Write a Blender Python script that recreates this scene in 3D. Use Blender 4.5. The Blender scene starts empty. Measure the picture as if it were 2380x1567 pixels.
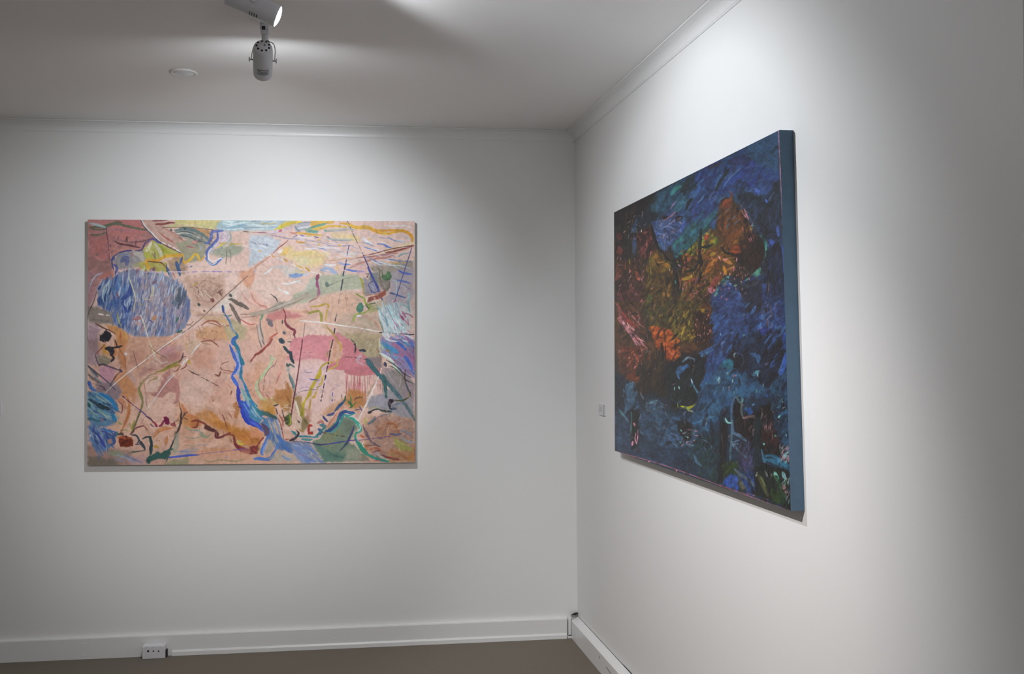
import bpy, bmesh, math, random
import numpy as np
from mathutils import Matrix, Vector

S = bpy.context.scene
COL = S.collection
F = 2200.0
CAM = np.array([-0.8775, -4.6215, 1.4325])
YAW, PITCH, ROLL = 0.1207, 0.0107, -0.0062
WA = -0.069                      # the right wall is a few degrees off square
HC, CW = 2.45, 0.048             # cornice underside and its size
ZC = HC + CW

# ------------------------------------------------------------------ camera
def cam_axes():
    cy, sy, cp, sp = math.cos(YAW), math.sin(YAW), math.cos(PITCH), math.sin(PITCH)
    f = np.array([cp*sy, cp*cy, sp]); rt = np.array([cy, -sy, 0.0]); up = np.cross(rt, f)
    c, s = math.cos(ROLL), math.sin(ROLL)
    return c*rt + s*up, -s*rt + c*up, f
R_, U_, F_ = cam_axes()
def ray(px, py):
    return F_ + R_*(px-1190)/F - U_*(py-783.5)/F
def on_z(px, py, z):
    d = ray(px, py); return CAM + d*(z-CAM[2])/d[2]
def on_y(px, py, y):
    d = ray(px, py); return CAM + d*(y-CAM[1])/d[1]
def on_right(px, py, off=0.0):   # plane x = WA*y - off
    d = ray(px, py); t = (WA*CAM[1]-off-CAM[0])/(d[0]-WA*d[1]); return CAM + d*t

cd = bpy.data.cameras.new('camera'); cam = bpy.data.objects.new('camera', cd); COL.objects.link(cam)
cd.sensor_width = 36.0; cd.lens = F/2380*36.0; cd.clip_start = 0.05
M = Matrix.Identity(4)
for i in range(3):
    M[i][0], M[i][1], M[i][2], M[i][3] = R_[i], U_[i], -F_[i], CAM[i]
cam.matrix_world = M
S.camera = cam
S.view_settings.view_transform = 'Standard'; S.view_settings.look = 'None'
S.view_settings.exposure = 0.0; S.view_settings.gamma = 1.0

# ------------------------------------------------------------------ helpers
def lin(c):
    return tuple((v/255/12.92 if v/255 <= 0.04045 else ((v/255+0.055)/1.055)**2.4) for v in c)
def mat(name, rgb, rough=0.5, metal=0.0, bump=None, vary=None, emit=None, sheen=0):
    m = bpy.data.materials.new(name); m.use_nodes = True
    nt = m.node_tree; b = nt.nodes['Principled BSDF']
    b.inputs['Base Color'].default_value = (*rgb, 1); b.inputs['Roughness'].default_value = rough
    b.inputs['Metallic'].default_value = metal
    tc = nt.nodes.new('ShaderNodeTexCoord')
    if vary:
        n = nt.nodes.new('ShaderNodeTexNoise'); n.inputs['Scale'].default_value = vary[0]; n.inputs['Detail'].default_value = 4
        nt.links.new(tc.outputs['Object'], n.inputs['Vector'])
        r = nt.nodes.new('ShaderNodeValToRGB')
        r.color_ramp.elements[0].position = .3; r.color_ramp.elements[1].position = .7
        r.color_ramp.elements[0].color = (*[v*(1-vary[1]) for v in rgb], 1)
        r.color_ramp.elements[1].color = (*[min(1, v*(1+vary[1])) for v in rgb], 1)
        nt.links.new(n.outputs['Fac'], r.inputs['Fac']); nt.links.new(r.outputs['Color'], b.inputs['Base Color'])
    if bump:
        n = nt.nodes.new('ShaderNodeTexNoise'); n.inputs['Scale'].default_value = bump[0]; n.inputs['Detail'].default_value = 6
        nt.links.new(tc.outputs['Object'], n.inputs['Vector'])
        bp = nt.nodes.new('ShaderNodeBump'); bp.inputs['Strength'].default_value = bump[1]; bp.inputs['Distance'].default_value = bump[2]
        nt.links.new(n.outputs['Fac'], bp.inputs['Height']); nt.links.new(bp.outputs['Normal'], b.inputs['Normal'])
    if emit:
        b.inputs['Emission Color'].default_value = (*emit[0], 1); b.inputs['Emission Strength'].default_value = emit[1]
    return m
def link(name, me, m, parent=None, smooth=False):
    o = bpy.data.objects.new(name, me); COL.objects.link(o)
    if m: me.materials.append(m)
    if smooth:
        for p in me.polygons: p.use_smooth = True
    if parent: o.parent = parent
    return o
def obj(name, bm, m, parent=None, smooth=False):
    me = bpy.data.meshes.new(name); bmesh.ops.recalc_face_normals(bm, faces=bm.faces); bm.to_mesh(me); bm.free()
    return link(name, me, m, parent, smooth)
def tag(o, label=None, cat=None, group=None, kind=None):
    for k, v in (('label', label), ('category', cat), ('group', group), ('kind', kind)):
        if v: o[k] = v
    return o
def empty(name, loc, rot=None):
    o = bpy.data.objects.new(name, None); COL.objects.link(o); o.empty_display_size = .05
    o.location = loc
    if rot is not None: o.rotation_euler = rot
    return o
def box(bm, c, s, rot=None, bevel=0):
    r = bmesh.ops.create_cube(bm, size=1, matrix=Matrix.Translation(c) @ (rot or Matrix.Identity(4)) @ Matrix.Diagonal((*s, 1)))
    if bevel:
        es = {e for v in r['verts'] for e in v.link_edges}
        bmesh.ops.bevel(bm, geom=list(es), offset=bevel, segments=3, affect='EDGES', profile=.6)
def lathe(bm, prof, n=40, mtx=None):          # prof: (radius, z)
    rings = []
    for r, z in prof:
        ring = []
        for k in range(n):
            a = 2*math.pi*k/n
            v = Vector((r*math.cos(a), r*math.sin(a), z)); v = mtx @ v if mtx else v
            ring.append(bm.verts.new(v))
        rings.append(ring)
    for a, b in zip(rings, rings[1:]):
        for k in range(n):
            bm.faces.new((a[k], a[(k+1) % n], b[(k+1) % n], b[k]))
    if prof[0][0] > 1e-5: bm.faces.new(rings[0][::-1])
    if prof[-1][0] > 1e-5: bm.faces.new(rings[-1])
def tube(bm, pts, r, n=10, r2=None):
    pts = [Vector(p) for p in pts]; rings = []
    ref = Vector((0.123, 0.97, 0.21)).normalized()
    for i, p in enumerate(pts):
        t = (pts[min(i+1, len(pts)-1)]-pts[max(i-1, 0)]).normalized()
        a = t.cross(ref).normalized(); b = t.cross(a)
        rings.append([bm.verts.new(p + a*math.cos(2*math.pi*k/n)*r + b*math.sin(2*math.pi*k/n)*(r2 or r)) for k in range(n)])
    for a, b in zip(rings, rings[1:]):
        for k in range(n): bm.faces.new((a[k], a[(k+1) % n], b[(k+1) % n], b[k]))
    bm.faces.new(rings[0][::-1]); bm.faces.new(rings[-1])
def sweep(bm, prof, p0, p1, out, cap=True):   # prof (outward, z) swept p0->p1, outward direction out
    out = Vector(out); A = []; B = []
    for o_, z in prof:
        A.append(bm.verts.new(Vector(p0)+out*o_+Vector((0, 0, z)))); B.append(bm.verts.new(Vector(p1)+out*o_+Vector((0, 0, z))))
    n = len(prof)
    for i in range(n): bm.faces.new((A[i], A[(i+1) % n], B[(i+1) % n], B[i]))
    if cap: bm.faces.new(A[::-1]); bm.faces.new(B)
def rw(y, off=0.0, z=0.0): return (WA*y-off, y, z)

# ------------------------------------------------------------------ materials
m_wall = mat('wall_paint', (.80, .795, .785), .55, bump=(220, .06, .002), vary=(1.1, .006))
m_ceil = mat('ceiling_paint', (.88, .865, .85), .7, bump=(150, .05, .002))
m_trim = mat('gloss_trim_paint', (.80, .795, .79), .32, bump=(30, .05, .002))
m_carpet = mat('carpet', (.225, .19, .15), .95, bump=(900, .8, .004), vary=(420, .22))
m_dark = mat('dark_gap', (.012, .011, .016), .8)
m_white = mat('white_enamel', (.72, .72, .74), .35, vary=(12, .01))
m_body = mat('lamp_enamel', (.76, .77, .82), .38, vary=(20, .015))
m_black = mat('black_plastic', (.015, .012, .02), .45, vary=(60, .2))
m_steel = mat('dull_steel', (.35, .35, .40), .35, .8, vary=(80, .1))

# ------------------------------------------------------------------ room
YE = -3.09                      # the right wall ends here
XL = -4.6
def struct(name, bm, m, **k): return tag(obj(name, bm, m, **k), kind='structure')
bm = bmesh.new(); box(bm, ((XL+.6)/2, -3.6, -.05), (abs(XL)+.6+.4, 7.6, .1)); struct('floor', bm, m_carpet)
bm = bmesh.new(); box(bm, ((XL+.6)/2, -3.6, ZC+.05), (abs(XL)+.6+.4, 7.6, .1)); struct('ceiling', bm, m_ceil)
bm = bmesh.new(); box(bm, ((XL+0)/2, .06, ZC/2), (abs(XL)+.24, .12, ZC-.0005)); struct('wall_back', bm, m_wall)
bm = bmesh.new()
sweep(bm, [(0, 0.0003), (0, ZC-.0003), (-.14, ZC-.0003), (-.14, 0.0003)], rw(-0.0), rw(YE), (-1, 0, 0)); struct('wall_right', bm, m_wall)
bm = bmesh.new(); box(bm, (.62, (YE-7.2)/2+.0, ZC/2), (.1, 7.2+YE+.3, ZC-.0005)); struct('wall_beyond', bm, m_wall)
bm = bmesh.new(); box(bm, (XL-.06, -3.6, ZC/2), (.12, 7.2, ZC-.0005)); struct('wall_left', bm, m_wall)

# cornices: coved profile with a small lip at both edges
def cove(z0, w):
    pr = [(0, z0), (.004, z0), (.0055, z0+.005)]
    for k in range(9):
        a = math.pi/2*k/8
        pr.append((w-.002-(w-.0085)*math.cos(a), z0+.005+(w-.010)*math.sin(a)))
    pr += [(w, ZC-.004), (w, ZC-.0006), (0, ZC-.0006)]
    return pr
bm = bmesh.new(); sweep(bm, cove(HC, CW), (XL, 0, 0), (0, 0, 0), (0, -1, 0)); struct('trim_1', bm, m_trim)
bm = bmesh.new(); sweep(bm, cove(HC, CW), rw(0), rw(YE+.001), (-1, 0, 0)); struct('trim_2', bm, m_trim)

# back skirting board, lower bead to the right of the outlet box, filled nail heads
SK_H, SK_T = .0996, .02
xe = on_y(1318, 1480, -SK_T)[0]
xb = on_y(400, 1520, -SK_T)[0]
bm = bmesh.new()
sweep(bm, [(0, .0004), (SK_T, .0004), (SK_T, SK_H-.006), (SK_T-.002, SK_H-.001), (SK_T-.005, SK_H), (0, SK_H)], (XL, 0, 0), (xe, 0, 0), (0, -1, 0))
sweep(bm, [(SK_T-.001, .0004), (SK_T+.009, .0004), (SK_T+.008, .018), (SK_T+.004, .024), (SK_T-.001, .025)], (xb, 0, 0), (xe-.002, 0, 0), (0, -1, 0))
for (px, py) in [(193, 1497), (196, 1525), (590, 1482), (778, 1485), (972, 1465), (1160, 1464)]:
    p = on_y(px, py, -SK_T)
    bmesh.ops.create_uvsphere(bm, u_segments=10, v_segments=6, radius=.0045, matrix=Matrix.Translation(p) @ Matrix.Diagonal((1, .4, 1, 1)))
struct('baseboard_back', bm, m_trim)

# right skirting: boxed duct with a chamfered top, a widening black gap against the wall
tw, th = .036, .1035
bm = bmesh.new()
prof = [(.0016, .0004), (tw, .0004), (tw, th-.017), (tw-.0025, th-.0145), (.0016, th)]
p0 = rw(-.024); p1 = rw(YE+.001)
sweep(bm, prof, p0, p1, (-1, 0, 0))
bbr = struct('baseboard_right', bm, m_trim)
# dark gap and marks on the right skirting
bm = bmesh.new()
def quad_on_right(bm, pix, off, zfix=None):
    vs = [bm.verts.new(on_right(x, y, off)) for x, y in pix]; bm.faces.new(vs)
pts = [(-.03, .0008), (-.6, .0014), (-.72, .0018), (-.78, .0042), (-.95, .0055), (-1.0, .0085), (-1.9, .009)]
vs = []
for y, g in pts: vs.append((Vector(rw(y, .0005, th-.004)), Vector(rw(y, .0005, th+g))))
for (a, b), (c, d) in zip(vs, vs[1:]):
    q = [bm.verts.new(v) for v in (a, b, d, c)]; bm.faces.new(q)
    q2 = [bm.verts.new(v+Vector((-.0008, 0, 0))) for v in (a, b, d, c)]; bm.faces.new(q2)
    for i in range(4): bm.faces.new((q[i], q[(i+1) % 4], q2[(i+1) % 4], q2[i]))
o = obj('gap', bm, m_dark, bbr)
bm = bmesh.new(); p = on_right(1392.5, 1528, tw); box(bm, p, (.0012, .004, .012)); obj('screw_slot', bm, m_dark, bbr)
bm = bmesh.new()
a, b = Vector(on_right(1409, 1551, tw-.0)), Vector(on_right(1421, 1567, tw-.0)); tube(bm, [a, (a+b)/2, b, b+(b-a)], .0012, 6); obj('scratch', bm, m_dark, bbr)
# little rubble of broken filler where the boards meet in the corner
bm = bmesh.new()
c = [(1326, 1430), (1331, 1427), (1336, 1424.5), (1342, 1423.5), (1342, 1427), (1337, 1430.5), (1333, 1429.5)]
f1 = [bm.verts.new(on_y(x, y, -.0215)) for x, y in c]; f2 = [bm.verts.new(on_y(x, y, -.0015)) for x, y in c]
bm.faces.new(f1); bm.faces.new(f2[::-1])
for i in range(len(c)): bm.faces.new((f1[i], f1[(i+1) % len(c)], f2[(i+1) % len(c)], f2[i]))
o = obj('corner_gap', bm, m_dark, bbr)
bm = bmesh.new(); xm = on_y(1323, 1460, -.018)[0]; box(bm, (xm+.0035, -.009, .05), (.014, .016, .096), bevel=.003); box(bm, (xm+.001, -.012, .006), (.02, .022, .011))
cap = obj('end_cap', bm, m_trim, bbr)
bm = bmesh.new(); box(bm, (xm+.004, -.0195, .0085), (.017, .004, .014)); obj('end_gap', bm, m_dark, bbr)

# ------------------------------------------------------------------ outlet box on the back skirting
def outlet():
    L0 = on_y(330.5, 1529, -.058); R0 = on_y(383, 1529, -.058)
    w = R0[0]-L0[0]; cx = (L0[0]+R0[0])/2
    t = empty('outlet_box', (cx, -.04, 0))
    tag(t, 'small white outlet box with three dark sockets on the back skirting at the carpet', 'power outlet')
    h = .060; bm = bmesh.new()
    pr = [(-.0185, .0005), (.018, .0005), (.018, h-.003), (.015, h), (-.0185, h+.003)]
    A = [bm.verts.new((-w/2, -a, z)) for a, z in pr]; B = [bm.verts.new((w/2, -a, z)) for a, z in pr]
    for i in range(5): bm.faces.new((A[i], A[(i+1) % 5], B[(i+1) % 5], B[i]))
    bm.faces.new(A[::-1]); bm.faces.new(B)
    bmesh.ops.bevel(bm, geom=list(bm.edges), offset=.0018, segments=2, affect='EDGES')
    obj('housing', bm, m_white, t)
    for px, s, dep in ((344.3, .0085, .3), (356.6, .006, .5), (368.6, .0062, .5)):
        p = on_y(px, 1513.8, -.058)
        bm = bmesh.new(); box(bm, (p[0]-cx, -.0182, p[2]), (s, .0016, s), bevel=.0006)
        so = obj('socket', bm, m_black, t)
    for px, py, rt in ((340, 1504, .2), (356, 1504, 0), (372.5, 1503.5, -.5)):
        p = on_y(px, py, -.058)
        bm = bmesh.new(); box(bm, (p[0]-cx, -.0181, p[2]), (.0016, .0008, .0055), rot=Matrix.Rotation(rt, 4, 'Y'))
        obj('mark', bm, m_steel, t)
    bm = bmesh.new(); p = on_y(391, 1517, -.05); box(bm, (w/2+.0035, .006, .019), (.006, .018, .034), bevel=.001)  # dark block put in for the shade on the right side of the box
    so = obj('side_shade', bm, m_black, t); so['label'] = 'dark block standing for shade at the side of the box'
outlet()

# ------------------------------------------------------------------ ceiling cover plate
p = on_z(427, 168, ZC)
t = empty('ceiling_plate', (p[0], p[1], ZC)); tag(t, 'flat round white cover plate on the ceiling left of the spotlights', 'ceiling plate')
bm = bmesh.new(); lathe(bm, [(.051, -.0004), (.051, -.003), (.046, -.0055), (.040, -.0055), (.0385, -.0035), (.0385, -.0004)], 48); obj('rim', bm, m_ceil, t, True)
bm = bmesh.new(); lathe(bm, [(.0375, -.0004), (.0375, -.0045), (.034, -.006), (.012, -.0065), (.010, -.0072), (.0, -.0072)], 48); obj('disc', bm, m_white, t, True)

# ------------------------------------------------------------------ wall label cards
def card(pix, back, label, name='label_card'):
    if back: P = [Vector(on_y(x, y, -.004)) for x, y in pix]; n = Vector((0, 1, 0))
    else: P = [Vector(on_right(x, y, .0065)) for x, y in pix]; n = Vector((1, 0, 0))
    c = sum(P, Vector())/4
    t = empty(name, c); tag(t, label, 'label card', 'gallery label cards')
    dpt = .0041 if back else .006
    bm = bmesh.new(); A = [bm.verts.new(v-c) for v in P]; B = [bm.verts.new(v-c+n*dpt) for v in P]
    bm.faces.new(A); bm.faces.new(B[::-1])
    for i in range(4): bm.faces.new((A[i], A[(i+1) % 4], B[(i+1) % 4], B[i]))
    obj('card', bm, m_card, t)
    # rows of fine print as short raised grey dashes
    bm = bmesh.new(); rnd = random.Random(3)
    u = P[1]-P[0]; v = P[3]-P[0]
    for r in range(5):
        q = .12 if r < 3 else .12
        x = q
        while x < (.62 if r % 2 else .5):
            wd = rnd.uniform(.05, .12)
            a = P[0]+u*x+v*(.12+r*.14)-n*.0003-c; b = a+u*wd
            f = [a, b, b+v*.045, a+v*.045]; bm.faces.new([bm.verts.new(k) for k in f]); x += wd+.03
    obj('print', bm, m_print, t)
    bm = bmesh.new(); a = P[1]-c-n*.0004-u*.05; b = P[2]-c-n*.0004-u*.05
    A = [a-u*.05, a+u*.05, b+u*.05, b-u*.05]; fA = [bm.verts.new(k) for k in A]; fB = [bm.verts.new(k+n*.001) for k in A]
    bm.faces.new(fA); bm.faces.new(fB[::-1])
    for i in range(4): bm.faces.new((fA[i], fA[(i+1) % 4], fB[(i+1) % 4], fB[i]))
    if not back: obj('edge_strip', bm, m_print, t)
    else: bm.free()
m_card = mat('card_paper', (.70, .70, .71), .6, vary=(40, .01))
m_print = mat('printed_grey', (.30, .30, .31), .6, vary=(40, .05))
card([(1391, 939.5), (1404.5, 941), (1404.5, 967), (1391, 963.5)], False, 'small pale label card on the right wall beside the dark blue painting')
card([(-24, 932), (2, 932), (2, 967), (-24, 967)], True, 'white label card on the back wall cut by the left edge of the photo')

# ------------------------------------------------------------------ track and spotlights
L2 = on_z(616, 52, ZC-.01)       # where the far lamp hangs
trk = empty('lighting_track', (L2[0], L2[1], ZC)); tag(trk, 'white lighting track on the ceiling above the two spotlights', 'lighting track')
vd = Vector((-.045, -1, 0)).normalized()
ang = math.atan2(-vd.x, -vd.y)
bm = bmesh.new(); box(bm, (0, 0, 0), (1, 1, 1))
bm.free()
tl = 4.0
bm = bmesh.new(); 
RZ = Matrix.Rotation(-math.atan2(vd.x, -vd.y)*-1, 4, 'Z')
ctr = vd*(tl/2-.03)
box(bm, (ctr.x, ctr.y, -.0092), (.034, tl, .018), rot=RZ, bevel=.002); obj('rail', bm, m_white, trk)
bm = bmesh.new(); e = vd*(-.034); box(bm, (e.x, e.y, -.0095), (.036, .010, .0185), rot=RZ, bevel=.002); obj('end_stop', bm, m_white, trk)

def spotlight(stem_top, pivot, aim, label, rad, length, holes=9, slots_at=None, yoke=True):
    """head hung by a stem and a wire yoke; local +Z of the head is the beam"""
    top = Vector(stem_top); piv = Vector(pivot); ax = Vector(aim).normalized()
    t = empty('spotlight', top); tag(t, label, 'spotlight', 'track spotlights on the ceiling')
    # head frame: side = horizontal axis through the two knobs
    side = ax.cross(Vector((0, 0, 1))).normalized(); upv = side.cross(ax)
    Mh = Matrix.Identity(4)
    for i in range(3): Mh[i][0], Mh[i][1], Mh[i][2], Mh[i][3] = side[i], upv[i], ax[i], piv[i]-top[i]
    a, b = -length*.5, length*.5
    bm = bmesh.new()
    lathe(bm, ([(rad*.55, a), (rad*.86, a+.003), (rad*.96, a+.010), (rad, a+.020)] if holes == 9 else [(rad*.55, a), (rad*.93, a+.0005), (rad*.985, a+.003), (rad, a+.008)])+[ (rad, b-.024), (rad*.985, b-.010), (rad*.97, b), (rad*.90, b), (rad*.88, b-.008), (rad*.5, b-.030), (0, b-.030)], 56, Mh)
    body = obj('housing', bm, m_body, t, True)
    bm = bmesh.new(); lathe(bm, [(0, a-.0012), (rad*.52, a-.0012), (rad*.56, a+.001), (rad*.5, a+.002)], 40, Mh); obj('rear_cap', bm, m_body, t, True)
    bm = bmesh.new()
    for k in range(holes):
        th_ = 2*math.pi*(k+.5)/holes
        q = Mh @ Matrix.Translation((rad*.62*math.cos(th_), rad*.62*math.sin(th_), a+.0008))
        bmesh.ops.create_cone(bm, segments=14, radius1=.0036, radius2=.0036, depth=.002, matrix=q, cap_ends=True)
    obj('vent_hole', bm, m_black, t)['kind'] = 'stuff'
    # vent slots near the front
    bm = bmesh.new()
    for an, ns, zz, dz, arc in slots_at:
        for k in range(ns):
            z = zz+dz*k
            N = 12; ring = []
            for j in range(N+1):
                th_ = an-arc+2*arc*j/N
                ring.append(((rad+.0010)*math.cos(th_), (rad+.0010)*math.sin(th_)))
            hw = abs(dz)*.15
            va = [bm.verts.new(Mh @ Vector((x, y, z-hw))) for x, y in ring]; vb = [bm.verts.new(Mh @ Vector((x, y, z+hw))) for x, y in ring]
            for j in range(N): bm.faces.new((va[j], va[j+1], vb[j+1], vb[j]))
    obj('vent_slot', bm, m_black, t)
    # lens
    bm = bmesh.new(); lathe(bm, [(rad*.91, b-.006), (rad*.91, b+.0004), (rad*.7, b+.004), (rad*.35, b+.0065), (0, b+.007)], 48, Mh)
    lens = obj('lens', bm, m_lens, t, True); lens['label'] = 'glowing white lamp face'
    # knobs
    for s in (-1, 1):
        bm = bmesh.new()
        q = Mh @ Matrix.Rotation(s*math.pi/2, 4, 'Y')
        lathe(bm, [(.0026, rad-.002), (.0026, rad+.0085), (.0045, rad+.0090), (.0078, rad+.0100), (.0080, rad+.0128), (.0, rad+.0132)], 20, q)
        obj('knob', bm, m_body, t, True)
    # yoke: thin wire arch from knob to knob over the rear of the head
    if yoke:
        bm = bmesh.new(); pts = []
        hub = Vector((0, 0, 0))+Vector((top.x, top.y, top.z))-top+Vector((0, 0, -.062))
        hl = Mh.inverted() @ hub
        for k in range(0, 41):
            ph = math.pi*k/40; w = rad+.0055; c_ = math.cos(ph)
            x = w*math.copysign(abs(c_)**.5, c_); f = math.sin(ph)**.62
            pts.append(Mh @ Vector((x+hl.x*f, hl.y*f, hl.z*f)))
        tube(bm, pts, .0016, 8); obj('yoke', bm, m_white, t, True)
    # stem: adapter under the track, neck and black clamp
    bm = bmesh.new(); box(bm, (0, 0, -.018), (.030, .040, .018), bevel=.003); box(bm, (0, 0, -.034), (.026, .030, .016), bevel=.003)
    lathe(bm, [(.011, -.064), (.011, -.045), (.009, -.040), (.009, -.020)], 24); obj('adapter', bm, m_white, t)
    bm = bmesh.new(); box(bm, (-.002, -.012, -.024), (.011, .02, .010), bevel=.001); obj('clip', bm, m_black, t)
    bm = bmesh.new(); q = Mh @ Vector((.006, 0, a-.004)); hubp = Vector((0, 0, -.062))
    m_ = (q+hubp)/2; box(bm, hubp+Vector((.007, -.004, -.008)), (.010, .012, .018), rot=Matrix.Rotation(.3, 4, 'Y'), bevel=.001)
    obj('clamp', bm, m_black, t)
    bm = bmesh.new(); tube(bm, [hubp, (hubp+q)/2+Vector((-.008, 0, .002)), q], .0028, 8); obj('cable', bm, m_steel, t, True)
    return t, Mh, b

m_lens = mat('lamp_glow', (.9, .9, .95), .3, emit=((.85, .88, 1.0), 12.0))

def head_at(px, py, depth):
    return Vector(CAM + ray(px, py)*depth)
# far lamp over the pale painting
piv2 = head_at(611, 140, 3.02)
s2top = Vector((L2[0], L2[1], ZC-.010))
aim2 = Vector((-.128, .90, -.45))
lampA, MA, bA = spotlight(s2top, piv2, aim2, 'farther white cylinder spotlight seen from behind, aimed at the pale painting', .0305, .128, 9,
                          [(-math.pi/2, 4, .014, .0066, .62)])
# near lamp aimed at the right wall
d1 = 2.66
piv1 = head_at(588, 12, d1)
s1top = Vector((piv1.x, piv1.y, ZC-.010))+Vector((0.0, 0.0, 0))
aim1 = Vector((.90, .115, -.36))
lampB, MB, bB = spotlight(s1top, piv1, aim1, 'nearer white cylinder spotlight with glowing face, cut by the top edge', .0320, .145, 8,
                          [(-1.12, 4, .002, .0066, .20)])

# ------------------------------------------------------------------ light
def spot(name, loc, target, power, size, blend, radius=.02, col=(1, 1, 1)):
    l = bpy.data.lights.new(name, 'SPOT'); l.energy = power; l.spot_size = math.radians(size); l.spot_blend = blend
    l.shadow_soft_size = radius; l.color = col
    o = bpy.data.objects.new(name, l); COL.objects.link(o); o.location = loc
    d = Vector(target)-Vector(loc); o.rotation_euler = d.to_track_quat('-Z', 'Y').to_euler()
    return o
def front(M_, b, top): return (M_ @ Vector((0, 0, b+.012)))+top
COOL = (.90, .95, 1.0)
# ------------------------------------------------------------------ paintings
def srgb2lin(a): return np.where(a <= .04045, a/12.92, ((a+.055)/1.055)**2.4)
def homog(pix):
    A = []; B = []
    for (x, y), (u, v) in zip(pix, [(0, 0), (1, 0), (1, 1), (0, 1)]):
        A.append([u, v, 1, 0, 0, 0, -u*x, -v*x]); B.append(x); A.append([0, 0, 0, u, v, 1, -u*y, -v*y]); B.append(y)
    return np.linalg.solve(np.array(A, float), np.array(B, float))
def canvas_mesh(name, P3, normal, thick, pix, art, room, nu, nv, relief, m, parent, origin, darken=1.0):
    """the painted face: a fine grid; each point carries its paint colour and stands as proud as its paint is thick"""
    P3 = [np.array(p)-np.array(origin) for p in P3]
    u, v = np.meshgrid(np.linspace(0, 1, nu), np.linspace(0, 1, nv)); U = u.ravel(); V = v.ravel()
    pos = ((1-U)*(1-V))[:, None]*P3[0]+(U*(1-V))[:, None]*P3[1]+(U*V)[:, None]*P3[2]+((1-U)*V)[:, None]*P3[3]
    h = homog(pix); d = h[6]*U+h[7]*V+1
    X = ((h[0]*U+h[1]*V+h[2])/d-art.x0)*art.k; Y = ((h[3]*U+h[4]*V+h[5])/d-art.y0)*art.k
    X = np.clip(X, 0, art.W-1.001); Y = np.clip(Y, 0, art.H-1.001); xi = X.astype(int); yi = Y.astype(int); fx = X-xi; fy = Y-yi
    def samp(a):
        w = (lambda q: q[:, None]) if a.ndim == 3 else (lambda q: q)
        return (a[yi, xi]*w((1-fx)*(1-fy))+a[yi, np.minimum(xi+1, art.W-1)]*w(fx*(1-fy))+a[np.minimum(yi+1, art.H-1), xi]*w((1-fx)*fy)+a[np.minimum(yi+1, art.H-1), np.minimum(xi+1, art.W-1)]*w(fx*fy))
    c = srgb2lin(np.clip(samp(art.a), 0, 1)); ht = samp(art.h)
    # paint colours were noted under the gallery lamps: divide by the level of that light to get the pigment
    Q = np.stack([np.ones_like(U), U, V, U*U, U*V, V*V, U**3, U*U*V, U*V*V, V**3], 1)
    L = Q @ np.array(room).T
    c = np.clip(c/np.maximum(L, .2)*darken, .002, .88)
    edge = np.minimum(np.minimum(U, 1-U)*nu, np.minimum(V, 1-V)*nv)
    pos = pos+np.array(normal)*((np.clip(ht, -.3, 1.6)*relief)*np.clip(edge/4, 0, 1))[:, None]
    me = bpy.data.meshes.new(name); n = nu*nv
    me.vertices.add(n); me.vertices.foreach_set('co', pos.astype(np.float32).ravel())
    i = np.arange(n).reshape(nv, nu); q = np.stack([i[:-1, :-1], i[1:, :-1], i[1:, 1:], i[:-1, 1:]], -1).reshape(-1, 4)
    f = len(q); me.loops.add(f*4); me.loops.foreach_set('vertex_index', q.ravel().astype(np.int32))
    me.polygons.add(f); me.polygons.foreach_set('loop_start', (np.arange(f)*4).astype(np.int32)); me.polygons.foreach_set('loop_total', np.full(f, 4, np.int32))
    me.polygons.foreach_set('use_smooth', np.ones(f, bool))
    at = me.color_attributes.new('pigment', 'FLOAT_COLOR', 'POINT')
    at.data.foreach_set('color', np.concatenate([c, np.ones((n, 1))], 1).astype(np.float32).ravel())
    me.update(calc_edges=True); me.validate()
    return link(name, me, m, parent)
def paint_mat(name, rough, weave, dist, coat=0):
    m = mat(name, (.5, .5, .5), rough); nt = m.node_tree; b = nt.nodes['Principled BSDF']
    b.inputs['Specular IOR Level'].default_value = .3
    a = nt.nodes.new('ShaderNodeAttribute'); a.attribute_name = 'pigment'; nt.links.new(a.outputs['Color'], b.inputs['Base Color'])
    tc = nt.nodes.new('ShaderNodeTexCoord'); n = nt.nodes.new('ShaderNodeTexNoise'); n.inputs['Scale'].default_value = weave; n.inputs['Detail'].default_value = 3
    nt.links.new(tc.outputs['Object'], n.inputs['Vector'])
    r = nt.nodes.new('ShaderNodeMapRange'); r.inputs['To Min'].default_value = rough-.1; r.inputs['To Max'].default_value = rough+.15
    nt.links.new(n.outputs['Fac'], r.inputs['Value']); nt.links.new(r.outputs['Result'], b.inputs['Roughness'])
    bp = nt.nodes.new('ShaderNodeBump'); bp.inputs['Strength'].default_value = .25; bp.inputs['Distance'].default_value = dist
    nt.links.new(n.outputs['Fac'], bp.inputs['Height']); nt.links.new(bp.outputs['Normal'], b.inputs['Normal'])
    return m
def sides_mesh(name, P3, back, m, parent, origin, w0=0.0):
    P3 = [Vector(p)-Vector(origin) for p in P3]; bk = Vector(back)
    bm = bmesh.new(); A = [bm.verts.new(v+bk*w0) for v in P3]; B = [bm.verts.new(v+bk) for v in P3]
    for i in range(4): bm.faces.new((A[i], A[(i+1) % 4], B[(i+1) % 4], B[i]))
    bm.faces.new(B)
    return obj(name, bm, m, parent)
PIXA = [(204, 510.5), (964, 514.5), (964.5, 1075), (203, 1082)]; PIXB = [(1427, 494), (1812, 302), (1838, 1188), (1429, 1048)]
PA = [on_y(x, y, -.036) for x, y in PIXA]
PB = [on_right(x, y, .0375) for x, y in PIXB]
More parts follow.
